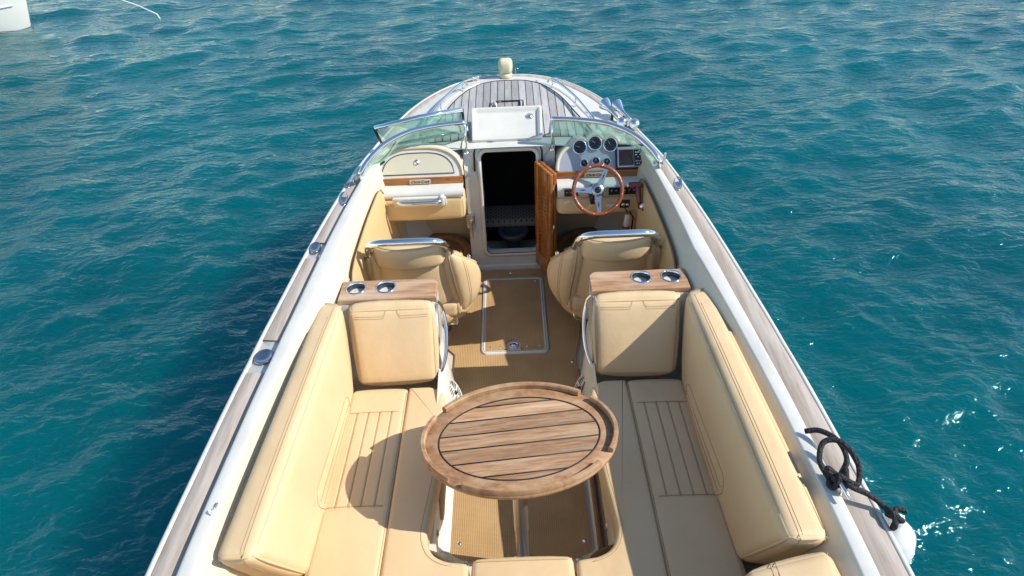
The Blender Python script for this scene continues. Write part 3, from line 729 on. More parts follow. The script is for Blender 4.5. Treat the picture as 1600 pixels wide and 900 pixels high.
# gauges
for i, (gx, gs) in enumerate(GA + [(.477, .046), (.552, .058), (.622, .050)]):
    rr_ = .0455 if i < 3 else .025
    g = MB().lathe([(rr_*1.0, .0), (rr_*1.06, .010), (rr_*1.0, .016), (rr_*.88, .014), (rr_*.85, .006)], PP(gx, gs, 0), PN, 36).build('gauge', 'chrome', dsb)
    MB().lathe([(rr_*.88, .006), (0, .006)], PP(gx, gs, 0), PN, 36).build('dial', 'gauge', g)
    mk = MB()
    for k in range(9 if i < 3 else 5):
        a = R(-130+260*k/(8 if i < 3 else 4)); r0, r1 = rr_*.64, rr_*.78
        mk.tube([PP(gx+math.sin(a)*r0, gs+math.cos(a)*r0, .0075), PP(gx+math.sin(a)*r1, gs+math.cos(a)*r1, .0075)], .0008, 4)
    a = R(-70+20*i); mk.tube([PP(gx, gs, .008), PP(gx+math.sin(a)*rr_*.6, gs+math.cos(a)*rr_*.6, .008)], .0012, 4)
    mk.build('needle_marks', 'needle', g)
# chart plotter
def PB(x0, x1, s0, s1, h0, h1, r, name, mt, par):
    c = Cushion((x1-x0, s1-s0, h1-h0), r, lambda p: PP(x0+p[0], s0+p[1], h0+p[2]), n=2, seg=2); return c.build(name, mt, par)
gp = PB(.678, .862, .0, .155, 0, .012, .005, 'plotter_mount', 'gloss_black', dsb)
pl = PB(.688, .85, .008, .138, .012, .034, .008, 'chart_plotter', 'silver', dsb)
PB(.697, .790, .018, .118, .0345, .037, .001, 'screen', 'screen', pl)
pk = PB(.793, .843, .014, .118, .0345, .0375, .002, 'keypad', 'gloss_black', pl)
PB(.69, .848, .122, .136, .0345, .038, .003, 'visor', 'silver', pl)
mb = MB()
for a_, b_ in ((.805, .10), (.818, .10), (.831, .10), (.805, .084), (.831, .084), (.818, .07), (.806, .045), (.818, .045), (.83, .045), (.812, .03), (.826, .03)):
    c = Cushion((.008, .006, .002), .0009, lambda p: PP(a_-.004+p[0], b_-.003+p[1], .0375+p[2]), n=1, seg=1); vs, fs = c.geo(); mb.add(vs, fs)
mb.build('keys', 'needle', pk)
# switch panels
def switches(x0, x1, n):
    f = MB().bbox(x0-.014, x1+.014, 3.883, 3.892, .898, .962, r=.004).build('switch_panel', 'silver', boat)
    MB().bbox(x0-.004, x1+.004, 3.879, 3.884, .904, .956, r=.001).build('switch_bezel', 'gloss_black', f)
    wd = (x1-x0)/n
    for k in range(n):
        MB().bbox(x0+wd*k+.004, x0+wd*(k+1)-.004, 3.873, 3.88, .912, .948, r=.003).build('rocker_switch', 'gloss_black', f)
        MB().bbox(x0+wd*k+.010, x0+wd*(k+1)-.010, 3.8717, 3.8735, .936, .940, r=.0005).build('switch_mark', 'needle', f)
switches(.345, .425, 3); switches(.63, .80, 6)
MB().bbox(.615, .672, 3.868, 3.876, .818, .846, r=.002).build('info_plate', 'white', boat)
ig = MB().bbox(.70, .765, 3.866, 3.880, .81, .865, r=.006).build('ignition_panel', 'gloss_black', boat)
MB().lathe([(.013, 0), (.012, .012), (0, .012)], (.722, 3.868, .838), (0, -1, 0), 14).build('ignition_key', 'chrome', ig)
MB().lathe([(.011, 0), (.010, .012), (0, .012)], (.748, 3.868, .838), (0, -1, 0), 14).build('ignition_switch', 'chrome', ig)
# horns on starboard deck: two trumpets with drum motors behind
for k, (x, y, z) in enumerate(((.668, 4.56, 1.235), (.745, 4.525, 1.235))):
    a = Vector((-.42, .80, .25)).normalized(); c0 = Vector((x, y, z))
    h_ = MB().lathe([(.0, -.20), (.010, -.20), (.012, -.10), (.016, -.07), (.026, -.045), (.037, -.022), (.043, -.002), (.045, .006), (.041, .003), (.022, -.03), (0, -.045)], c0, a, 28).build('horn', 'chrome', boat)
    MB().tube([c0-a*.10+Vector((0, 0, -.055)), c0-a*.10], .010, 10).build('horn_bracket', 'gloss_black', h_)
    c1 = c0 - a*.20 + Vector((.01, -.01, -.012))
    MB().lathe([(0, .040), (.016, .037), (.030, .026), (.037, .008), (.038, -.012), (.034, -.018), (.0, -.022)], c1, Vector((-.1, -.3, .95)), 24).build('horn_motor', 'chrome', h_)
# ------------------------------------------------------------------ windscreen
def screen(sg):
    top = subdivide_curve([(sg*.27, 4.12, 1.335), (sg*.45, 4.085, 1.335), (sg*.62, 4.02, 1.33), (sg*.765, 3.92, 1.30), (sg*.86, 3.82, 1.245), (sg*.905, 3.77, 1.19), (sg*.922, 3.80, 1.14), (sg*.905, 3.85, 1.115)], 6)
    base = subdivide_curve([(sg*.27, 4.262, 1.165), (sg*.47, 4.245, 1.155), (sg*.66, 4.18, 1.14), (sg*.78, 4.08, 1.125), (sg*.85, 3.99, 1.12), (sg*.885, 3.93, 1.115), (sg*.90, 3.88, 1.112), (sg*.904, 3.86, 1.11)], 6)
    ws = MB().tube(top, .0175, 12, flat=.9).build('windscreen_frame', 'chrome', boat)
    rows = []
    for t, b in zip(top[:-3], base[:-3]): rows.append([t.lerp(b, k/6) + Vector((0, 0, 0)) for k in range(7)])
    n_ = MB().grid(rows).build('glass_pane', 'glass', ws)
    MB().tube([p+Vector((0, 0, -.004)) for p in base], .007, 8).build('base_gasket', 'gloss_black', ws)
    t0 = top[0]; x = sg*.278
    MB().tube([(x, t0.y, t0.z+.005), (x, 4.10, 1.03 if False else 1.13)], .0075, 10).build('post', 'chrome', ws)
    MB().tube([top[0], base[0]], .008, 8).build('end_frame', 'chrome', ws)
    MB().lathe([(0, .012), (.008, .012), (.018, .002), (.018, -.004)], (x, 4.10, 1.135), (0, -.2, 1), 16).build('post_foot', 'chrome', ws)
screen(-1); screen(1)
# centre pane, unlatched and folded over the port screen
a0, a1 = Vector((-.295, 4.255, 1.365)), Vector((-.845, 4.08, 1.335))
b0, b1 = Vector((-.295, 4.33, 1.185)), Vector((-.83, 4.19, 1.16))
fp = MB().tube([a0, a0.lerp(a1, .5)+Vector((0, .012, .004)), a1], .019, 10, flat=.9).build('folded_windscreen_frame', 'chrome', boat)
MB().grid([[a0.lerp(a1, k/6), b0.lerp(b1, k/6)] for k in range(7)]).build('glass_pane', 'glass', fp)
MB().tube([b0, b1], .008, 8).build('lower_frame', 'gloss_black', fp); MB().tube([a1, b1], .009, 8).build('end_frame', 'gloss_black', fp); MB().tube([a0, b0], .009, 8).build('end_frame', 'gloss_black', fp)
# ------------------------------------------------------------------ steering wheel
def wheel():
    c = Vector((.540, 3.76, 1.012)); N = Vector((-.03, -.84, .54)).normalized(); U = Vector((1, 0, 0)); U = (U-N*U.dot(N)).normalized(); V = N.cross(U)
    if V.z < 0: V = -V
    P = lambda a, r, h=0: c + (U*math.cos(R(a))+V*math.sin(R(a)))*r + N*h
    rr = .150
    sw = MB().tube([P(a, rr) for a in range(0, 360, 6)], .0125, 12, closed=True).build('steering_wheel', 'wheelwood', boat)
    mb = MB().lathe([(0, .008), (.02, .010), (.034, .006), (.042, -.002), (.042, -.010), (0, -.012)], c-N*.012, N, 32); 
    mb.build('hub', 'brushed', sw)
    MB().lathe([(0, .006), (.015, .006), (.020, .0)], c-N*.002, N, 24).build('horn_button', 'gloss_black', sw)
    for a in (178, 66, 272):
        mb = MB()
        rows = []
        for r_, w_ in ((.036, .024), (.06, .017), (.10, .014), (.138, .013), (.15, .012)):
            dd = (U*math.cos(R(a))+V*math.sin(R(a))); q = N.cross(dd); b = c+dd*r_+N*(-.014+.10*(r_-.036)*1.0)
            rows.append([b+q*w_+N*.002, b+q*w_-N*.002, b-q*w_-N*.002, b-q*w_+N*.002])
        mb.grid(rows, closed=True, smooth=False).build('spoke', 'brushed', sw)
        dd = (U*math.cos(R(a))+V*math.sin(R(a))); q = N.cross(dd)
        sl_ = [c+dd*(.066+.05*t)+q*(.0035*math.sin(math.pi*t))+N*(-.0115+.10*(.03+.05*t)+.0024) for t in (0, .5, 1)] + [c+dd*(.066+.05*t)-q*(.0035*math.sin(math.pi*t))+N*(-.0115+.10*(.03+.05*t)+.0024) for t in (.5,)]
        MB().add([sl_[0], sl_[1], sl_[2], sl_[3]], [(0, 1, 2, 3)], False).build('spoke_slot', 'gloss_black', sw)
    mb = MB()
    for a in range(18, 378, 30):
        mb.lathe([(0, .0133), (.004, .0128), (.0045, .010)], P(a, rr), N, 8)
    mb.build('rim_rivets', 'brushed', sw)
    MB().tube([c-N*.014, c-N*.05, c-N*.15], [.022, .04, .055], 20).build('steering_column', 'gloss_black', sw)
    MB().tube([P(205, .045, -.03), P(250, .085, -.06)], .016, 8).build('tilt_lever', 'gloss_black', sw)
wheel()
# throttle
th = MB().lathe([(0, .012), (.03, .012), (.042, 0), (.042, -.01)], (.838, 3.74, .895), (-.97, 0, .2), 24).build('throttle_base', 'gloss_black', boat)
MB().lathe([(0, .03), (.018, .03), (.025, .008)], (.83, 3.74, .895), (-.97, 0, .2), 20).build('throttle_boss', 'chrome', th)
MB().tube([(.805, 3.73, .885), (.80, 3.75, .93), (.795, 3.79, .985), (.79, 3.80, 1.005)], [.012, .016, .02, .018], 10).build('throttle_arm', 'red', th)
Cushion((.085, .05, .03), .012, lambda p: Vector((.738+p[0], 3.785+p[1], .992+p[2])), n=2).build('throttle_grip', 'red', th)
MB().lathe([(0, .01), (.012, .01), (.014, 0)], (.737, 3.81, 1.007), (-1, 0, 0), 14).build('grip_cap', 'chrome', th)
MB().lathe([(0, .006), (.045, .006), (.05, 0), (.05, -.01)], (.872, 3.90, .985), (-.9, -.4, .2), 24).build('cockpit_speaker', 'gloss_black', boat)
# diamond plate behind the throttle foot
MB().prism([(0, .065), (.028, 0), (0, -.065), (-.028, 0)], lambda p, k: Vector((.842+.006*k, 3.67+p[0], .86+p[1]))).build('control_plate', 'gloss_black', boat)
# small vents row below the dash (starboard)
mb = MB()
for k in range(9): mb.bbox(.53+.02*k, .541+.02*k, 3.93, 3.935, .754, .764, r=.001)
mb.build('vent_row', 'gloss_black', boat)
# footwell rings (teak foot rests)
for sg in (-1, 1):
    c = Vector((sg*.56, 4.15, .29)); fw = MB().lathe([(.20, -.02), (.20, .035), (.205, .045), (.245, .045), (.252, .036), (.252, -.11)], c, (0, 0, 1), 48).build('footrest_ring', 'trimteak', boat)
    MB().lathe([(.205, .022), (0, .022)], c, (0, 0, 1), 48).build('footrest_boards', teak('footrest_teak' , (.36, .21, .11), (.2, .1, .05), plank=.05, grain=(1, 6, 1), axis='Y') , fw)
# ------------------------------------------------------------------ cockpit side panels
for sg in (-1, 1):
    def wallp(y, z): return Vector((sg*(inner(y, din(y)+.024) - (.95-z)*.02), y, z))
    poly = [(3.05, .35), (3.02, .62), (2.965, .93), (2.985, .965), (3.10, .985), (3.5, .995), (3.80, 1.0), (3.87, .985), (3.93, .90), (4.10, .35)]
    n1 = 24; rows = []
    def ztop(y): return float(np.interp(y, [2.965, 3.0, 3.1, 3.5, 3.8, 3.87, 3.93, 4.1], [.93, .985, 1.01, 1.03, 1.035, 1.02, .93, .36]))
    def zbot(y): return float(np.interp(y, [2.965, 3.02, 3.05, 4.1], [.90, .60, .35, .35]))
    for k in range(n1+1):
        y = 2.966+1.13*k/n1; a, b = zbot(y), ztop(y); row = []
        for j in range(9):
            t = j/8; q = wallp(y, a+(b-a)*t); e = min(t, 1-t)*8; ee = min(k, n1-k)/1.0
            off = .014*min(1, e**.5 if e > 0 else 0)*min(1, ee**.5 if ee > 0 else 0)
            row.append(q - Vector((sg*(off+.002), 0, 0)))
        rows.append(row)
    sp = MB().grid(rows).build('side_panel', 'leather_panel', boat)
    ed = [r_[-1] - Vector((sg*.006, 0, 0)) for r_ in rows]; ed = [r_ - Vector((sg*.006, 0, 0)) for r_ in rows[0][1:-1]] + ed
    MB().tube(ed, .004, 6).build('piping', 'piping' if sg > 0 else 'thread', sp)
    tri = [(3.52, .50), (3.72, .50), (3.66, .78)]
    MB().prism(tri, lambda p, k: wallp(p[0], p[1]) - Vector((sg*(.014+.008*k), 0, 0))).build('side_pocket', 'cream', sp)
# ------------------------------------------------------------------ seat lockers, cabinets
for sg in (-1, 1):
    # bench base: leaned front with a toe flange
    prof = [(.565, 1.0), (.43, .50), (.405, .49), (.385, .44), (.395, .235), (.375, .205), (.345, .192), (.34, .179)]
    ys = [0.9, 1.60, 1.66, 1.75, 1.85, 2.66]
    wdt = [0, 0, .0, 0, 0, 0]
    rows = []
    for y in [1.0, 1.75, 1.85, 2.2, 2.74]:
        rows.append([Vector((sg*x, y, z)) for x, z in prof[1:]])
    MB().grid(rows).build('bench_base', 'white' if sg < 0 else 'cream', boat)
    MB().grid([[(sg*.42, y, .495), (sg*inner(y, din(y)+.02), y, .495)] for y in (.9, 1.6, 2.2, 2.8)]).build('bench_top', 'cream', boat)
    # curved aft corner flange
    fl = [Vector((sg*x, y, 0)) for x, y in [(.36, 1.92), (.355, 1.86), (.33, 1.815), (.28, 1.79), (.235, 1.775), (.20, 1.75)]]
    fl = subdivide_curve(fl, 4)
    rows = [[Vector((p.x, p.y, .183)) for p in fl], [Vector((p.x, p.y, .196)) for p in fl], [Vector((p.x*1.0+sg*.02, p.y-.03, .205)) for p in fl], [Vector((p.x+sg*.05, p.y-.09, .25)) for p in fl], [Vector((p.x+sg*.09, p.y-.14, .50)) for p in fl]]
    MB().grid(rows).build('corner_flange', 'white' if sg < 0 else 'cream', boat)
    # latch on base
    MB().lathe([(0, .006), (.014, .006), (.018, 0)], (sg*.386, 1.83, .36), (-sg, 0, .1), 16).build('base_latch', 'brushed', boat)
    MB().lathe([(0, .005), (.016, .004), (.02, 0)], (sg*.262, 1.772, .197), (-sg*.1, .3, 1), 16).build('base_latch', 'brushed', boat)
    # cabinet behind helm seat
    c = Cushion((.50, .22, .79), .012, lambda p: Vector((sg*.398+sg*p[0], 2.60+p[1]*(1-.32*p[2]/.79)+.165*(p[2]/.79), .178+p[2])), n=3)
    cb_ = c.build('seat_cabinet', 'white', boat)
    # flared speaker pod at its foot
    rows = []
    for t in range(9):
        a = t/8; y = 2.36+.52*a; bl = math.sin(math.pi*min(1, a*1.15))**.5 if a > 0 else 0
        rows.append([Vector((sg*(.402), y, .62+.10*a)), Vector((sg*(.392-.02*bl), y, .58+.1*a)), Vector((sg*(.385-.05*bl), y, .42)), Vector((sg*(.38-.055*bl), y, .26)), Vector((sg*(.37-.055*bl), y, .179))])
    pod = MB().grid(rows).build('speaker_pod', 'white' if sg < 0 else 'cream', boat)
    sc = Vector((sg*.338, 2.60, .47)); sn = Vector((-sg*.93, -.12, .36)).normalized()
    sk = MB()
    U_ = Vector((0, 1, 0)); U_ = (U_-sn*U_.dot(sn)).normalized(); V_ = sn.cross(U_)
    rws = [[sc + (U_*math.cos(a)*.052+V_*math.sin(a)*.085)*q + sn*h for a in [2*math.pi*k/28 for k in range(28)]] for q, h in ((1.12, -.01), (1.12, .006), (1.02, .010), (.96, .004), (.5, .006), (0, .008))]
    skr = MB().grid(rws, closed=True).build('speaker', 'white' if sg < 0 else 'cream', boat)
    sl_ = MB()
    for k in range(-4, 5):
        if k == 0: continue
        h = math.sqrt(max(0, 1-(k/5.0)**2)); 
        for sd_ in (-1, 1):
            sl_.tube([sc+U_*(sd_*.010)+V_*(k*.0155)+sn*.009, sc+U_*(sd_*.046*h)+V_*(k*.0155+.004)+sn*.0085], .0022, 5)
    sl_.lathe([(0, .004), (.012, .003), (.014, -.002)], sc+sn*.008, sn, 16)
    sl_.build('speaker_slots', 'gloss_black', skr)
    # bent steel grab rail on the cabinet
    pts = subdivide_curve([(sg*.40, 2.775, .965), (sg*.378, 2.79, .915), (sg*.362, 2.76, .84), (sg*.358, 2.71, .77), (sg*.366, 2.65, .70), (sg*.385, 2.60, .655), (sg*.40, 2.585, .64)], 6)
    gr = MB().tube(pts, .010, 10).build('grab_rail', 'chrome', boat)
    MB().tube([pts[0], pts[-1]], .005, 8).build('inner_trim', 'brushed', gr)
# stbd teak foot strips, port teak plinth
for k in (0, 1):
    x = .352+.034*k
    MB().bbox(x, x+.022, 1.80, 2.98, .20+.05*k, .245+.05*k, r=.006).build('teak_strip', 'trimteak', boat)
MB().bbox(-.412, -.378, 1.98, 2.5, .235, .43, r=.006).build('teak_plinth', 'trimteak', boat)
# cup holder boards
for sg in (-1, 1):
    x0, x1 = .395, .897; y0, y1 = 2.765, 2.925
    poly = [(x0, y0), (x1, y0), (x1, y1)] + arc((x0+.045, y1-.045), .045, 90, 180, 6)
    poly = [(sg*a, b) for a, b in poly]
    if sg < 0: poly = poly[::-1]
    rows = [[(x, y, z) for x, y in inset(poly, d)] for d, z in ((.0, .968), (0, .994), (.004, 1.0))]
    mb = MB().grid(rows, closed=True, smooth=False)
    # top face with holes: built as an ngon ring strip
    cb_ = None
    holes = [(sg*.662, 2.862), (sg*.816, 2.860)]
    bm = bmesh.new(); top = inset(poly, .004)
    def loop(pts, z=1.0):
        vs = [bm.verts.new((x, y, z)) for x, y in pts]; return [bm.edges.new((vs[i], vs[(i+1) % len(vs)])) for i in range(len(vs))]
    ed = loop(top)
    for hx, hy in holes: ed += loop([(hx+.047*math.cos(2*math.pi*k/32), hy+.047*math.sin(2*math.pi*k/32)) for k in range(32)])
    bmesh.ops.triangle_fill(bm, use_beauty=True, edges=ed)
    bm.faces.ensure_lookup_table(); vi = {v: i for i, v in enumerate(bm.verts)}
    tv = [v.co.copy() for v in bm.verts]; tf = [tuple(vi[v] for v in f.verts) for f in bm.faces]; bm.free()
    mb.add(tv, tf, False)
    cbd = mb.build('cupholder_board', 'cupteak', boat)
    for hx, hy in holes:
        ch = MB().lathe([(.0435, -.004), (.046, .003), (.0475, .005), (.051, .005), (.054, .001)], (hx, hy, 1.0), (0, 0, 1), 32).build('cup_holder', 'chrome', cbd)
        MB().lathe([(.0, -.085), (.036, -.085), (.039, -.08), (.0437, -.003)], (hx, hy, 1.0), (0, 0, 1), 32).build('cup_well', 'cup', cbd)
# shelf beside cabinet + clips
for sg in (-1, 1):
    MB().grid([[(sg*.88, y, .962), (sg*inner(y, din(y)+.012), y, .962)] for y in (2.60, 2.75, 2.9, 3.0)]).build('side_shelf', 'white', boat)
    MB().bbox(sg*.915, sg*.942, 2.80, 2.86, .962, .975, r=.004).build('latch', 'brushed', boat)
# carpet hatch in the sole
hx0, hx1, hy0, hy1 = -.226, .202, 3.19, 3.985
pf = rrect(hx0, hx1, hy0, hy1, .04)
rows = [[(x, y, z) for x, y in inset(pf, d)] for d, z in ((-.004, .180), (0, .197), (.006, .201), (.024, .201), (.028, .196))]
hf = MB().grid(rows, closed=True).build('hatch_frame', 'white', boat)
MB().tube([(x, y, .199) for x, y in inset(pf, .015)], .003, 5, closed=True).build('hatch_gasket', 'black', hf)
inn = inset(pf, .027)
# rear notch for the lift ring
nx = -.02
a_ = [p for p in inn]
rectin = (hx0+.027, hx1-.027, hy0+.027, hy1-.027); rX0, rX1, rY0, rY1 = rectin; q = .02
cp = arc((rX1-q, rY1-q), q, 0, 90, 5) + arc((rX0+q, rY1-q), q, 90, 180, 5) + arc((rX0+q, rY0+q), q, 180, 270, 5) + [(nx-.075, rY0)] + arc((nx-.055, rY0+.02), .014, -40, 0, 3) + arc((nx, rY0+.055), .046, 180, 0, 12) + arc((nx+.055, rY0+.02), .014, 180, 220, 3) + [(nx+.075, rY0)] + arc((rX1-q, rY0+q), q, 270, 360, 5)
MB().prism(cp, lambda p, k: Vector((p[0], p[1], .182+.018*k))).build('hatch_carpet', 'carpet', hf)
MB().box(hx0+.02, hx1-.02, hy0+.02, hy1-.02, .179, .189).build('hatch_panel', 'white', hf)
MB().lathe([(0, .012), (.014, .012), (.016, .006), (.024, .008), (.03, .012), (.034, .006), (.034, 0)], (nx, rY0+.05, .188), (0, 0, 1), 28).build('lift_ring', 'chrome', hf)
mb = MB()
for x, y in ((rX0+.03, rY0+.03), (nx-.085, rY0+.03), (nx+.085, rY0+.03), (rX1-.03, rY0+.03), (rX0+.03, rY1-.03), (rX1-.03, rY1-.03)): mb.lathe([(0, .004), (.005, .003), (.006, 0)], (x, y, .2), (0, 0, 1), 10)
mb.build('snap_stud', 'chrome', hf)
# ------------------------------------------------------------------ floor mats (top level)
def mat_thing(name, outer, hole, z0, z1, label, studs):
    t = thing(name, (0, sum(p[1] for p in outer)/len(outer), z0), label, 'floor mat', 'woven floor mats on the cockpit sole')
    bm = bmesh.new()
    def loop(pts, z):
        vs = [bm.verts.new((x, y, z)) for x, y in pts]; return [bm.edges.new((vs[i], vs[(i+1) % len(vs)])) for i in range(len(vs))]
    ed = loop(outer, z1)
    if hole: ed += loop(hole, z1)
    bmesh.ops.triangle_fill(bm, use_beauty=True, edges=ed)
    vi = {v: i for i, v in enumerate(bm.verts)}; mb = MB(); mb.add([v.co.copy() for v in bm.verts], [tuple(vi[v] for v in f.verts) for f in bm.faces], False); bm.free()
    mb.grid([[(x, y, z) for x, y in outer] for z in (z0, z1)], closed=True, smooth=False)
    if hole: mb.grid([[(x, y, z) for x, y in hole] for z in (z0, z1)], closed=True, smooth=False)
    mb.build('carpet', 'carpet', t)
    for x, y in studs: MB().lathe([(0, .005), (.004, .005), (.005, .003), (.009, .003), (.011, 0)], (x, y, z1), (0, 0, 1), 14).build('snap_stud', 'chrome', t)
    return t
hole = inset(pf, -.006)
mat_thing('floor_mat', [(-.39, 2.42), (.365, 2.42), (.365, 3.15), (.40, 3.3), (.44, 3.6), (.40, 3.95), (.30, 4.085), (-.30, 4.085), (-.40, 3.98), (-.55, 3.7), (-.55, 3.4), (-.39, 3.2)], hole, .18, .191,
          'long brown woven mat around the floor hatch between the helm seats', [(.325, 2.47), (-.34, 2.5), (.34, 3.1), (-.03, 4.05)])
mat_thing('floor_mat', [(-.325, 1.45), (.32, 1.45), (.32, 2.405), (-.345, 2.405), (-.345, 1.9)], None, .18, .191,
          'short brown woven mat under the oval table, nearest the camera', [(.295, 1.87), (-.305, 1.88)])
# ------------------------------------------------------------------ cushions (top level)
def seam(c, pts, parent, r=.0016, m_='thread', name='seam', lift=0):
    return MB().tube(c.line(pts), r, 5).build(name, m_, parent)
def bench_back(sg):
    c = [[[None]*2 for _ in (0, 1)] for _ in (0, 1)]
    # i: inner->outer, j: aft->fwd, k: bottom->top
    X_ = {(0, 0, 0): (.845, 1.50, .60), (0, 1, 0): (.832, 2.50, .60), (0, 0, 1): (.895, 1.305, 1.045), (0, 1, 1): (.850, 2.70, 1.025),
          (1, 0, 0): (1.0, 1.47, .60), (1, 1, 0): (.96, 2.55, .60), (1, 0, 1): (1.052, 1.31, 1.035), (1, 1, 1): (.985, 2.74, 1.015)}
    for (i, j, k), v in X_.items():
        c[i][j][k] = (sg*v[0], v[1], v[2])
    cu = hexa(c, .042, n=(6, 60, 24), seg=4, puff=.016)
    S = cu.S
    def rest(p, d):
        if abs(d.x) < .7 or p[0] > S[0]*.5: return 0
        y, h = p[1]/S[1], p[2]/S[2]
        m_ = min(1, max(0, (y-.27)/.03))*min(1, max(0, (.86-y)/.03))*min(1, max(0, ((.38-.12*(y-.27)/.59)-h)/.05))
        rib = .003*abs(math.sin(math.pi*h/.105)) if m_ > 0 else 0
        return (.006+rib)*m_
    cu.disp = rest
    t = thing('bench_back_cushion', (sg*.93, 1.9, .6), 'tall tan leather backrest along the port side bench, fully sunlit' if sg < 0 else 'tall tan leather backrest along the starboard side bench, its face in shade', 'cushion', 'leather backrests along the side benches')
    o = cu.build('padding', 'leather', t)
    L, H, D = S[1], S[2], S[0]
    pts = [(D*.35, .06, H), (D*.35, L-.16, H), (D*.32, L-.05, H*.99)]
    seam(cu, [(D*.30, .0, H*.60), (D*.30, .0, H), (D*.30, L-.04, H)], o)
    seam(cu, [(D*.38, .02, H), (D*.38, L-.12, H)], o)
    # ribbed rest panel low on the face: rounded outline with two inner ribs
    def fc(y, h): return (0, y, h)
    for e in (0, 1, 2):
        f0 = L*.27+e*.012; f1 = L*.86-e*.012; hh = H*(.38-.10*e)
        if e == 0: pp = [fc(f0+.03, .035), fc(f0, hh*.55), fc(f0+.015, hh*.88), fc(f0+.06, hh), fc(f0+.14, hh*1.0), fc(f1-.14, hh*.80), fc(f1-.04, hh*.68), fc(f1, hh*.45), fc(f1+.01, .035)]
        else: pp = [fc(f0+.012, hh*.95), fc(f0+.14, hh*.98), fc(f1-.14, hh*.74), fc(f1-.02, hh*.60)]
        seam(cu, [tuple(q) for q in subdivide_curve(pp, 3)], o, r=.0022, m_='thread')
    # dark gap welt behind
    MB().tube([cu.fn(cu.point((D*.97, L*f, H))) for f in (.03, .3, .6, .9)], .003, 6).build('piping', 'piping', o)
    return t
bench_back(-1); bench_back(1)
def front_cushion(sg):
    c = [[[None]*2 for _ in (0, 1)] for _ in (0, 1)]
    X_ = {(0, 0, 0): (.408, 2.535, .615), (1, 0, 0): (.815, 2.52, .615), (0, 0, 1): (.405, 2.705, .975), (1, 0, 1): (.838, 2.70, .975),
          (0, 1, 0): (.408, 2.64, .615), (1, 1, 0): (.815, 2.64, .615), (0, 1, 1): (.405, 2.765, .99), (1, 1, 1): (.838, 2.765, .99)}
    for (i, j, k), v in X_.items(): c[i][j][k] = (sg*v[0], v[1], v[2])
    cu = hexa(c, .034, n=(12, 3, 10), seg=4, puff=.012); D, L, H = cu.S
    t = thing('end_cushion', (sg*.61, 2.6, .6), 'square tan leather end cushion below the port cup holders' if sg < 0 else 'square tan leather end cushion half in shade below the starboard cup holders', 'cushion', 'square cushions at the front of the benches')
    o = cu.build('padding', 'leather', t)
    for dz in (.030, .040):
        seam(cu, [(.03, 0, H-dz), (D*.40, 0, H-dz), (D*.43, 0, H-dz+.02), (D*.44, .0, H-.004), (D*.44, .03, H)], o, r=.0014)
        seam(cu, [(D-.03, 0, H-dz), (D*.60, 0, H-dz), (D*.57, 0, H-dz+.02), (D*.56, .0, H-.004), (D*.56, .03, H)], o, r=.0014)
    return t
front_cushion(-1); front_cushion(1)
def bench_seat(sg):
    lab = 'port' if sg < 0 else 'starboard'
    t = thing('bench_seat_cushion', (sg*.7, 1.9, .5), 'ribbed tan leather seat pad against the port backrest, partly under the round table shadow' if sg < 0 else 'ribbed tan leather seat pad against the starboard backrest, all in shade', 'cushion', 'ribbed bench seat pads')
    poly = [(sg*.566, .98), (sg*.87, .98), (sg*.845, 2.50), (sg*.562, 2.505)]
    c = [[[None]*2 for _ in (0, 1)] for _ in (0, 1)]
    X_ = {(0, 0): (.570, 1.02), (1, 0): (.875, 1.02), (0, 1): (.556, 2.505), (1, 1): (.845, 2.50)}
    for (i, j), v in X_.items():
        for k, z in ((0, .50), (1, .618)): c[i][j][k] = (sg*v[0], v[1], z)
    y0 = .94; 
    ch = []
    def disp(p, d):
        if d.z < .8: return 0
        yy = p[1]; 
        a = 1.80-1.02; b = 2.345-1.02
        h = 0
        if a-.004 < yy < b+.004:
            for g in gx:
                h -= .004*math.exp(-((p[0]-g)/.004)**2)
        for e in (a, b):
            h -= .003*math.exp(-((yy-e)/.010)**2)
        return h
    gx = [.055, .105, .155, .205]
    cu = hexa(c, .022, n=(90, 150, 2), seg=3, puff=.008, disp=disp); D, L, H = cu.S
    gx[:] = [D*.22, D*.42, D*.61, D*.80]
    o = cu.build('padding', 'leather', t)
    a, b = 1.80-1.02, 2.345-1.02; cu.disp = lambda p, d: -.0012
    for e in (a, b): seam(cu, [(.03, e, H), (D-.01, e, H)], o, r=.0018, m_='thread')
    for g in gx: seam(cu, [(g, a, H), (g, b, H)], o, r=.0016, m_='thread')
    seam(cu, [(.006, .03, H-.004), (.006, L-.03, H-.004)], o, r=.003, m_='piping', name='piping')
bench_seat(-1); bench_seat(1)
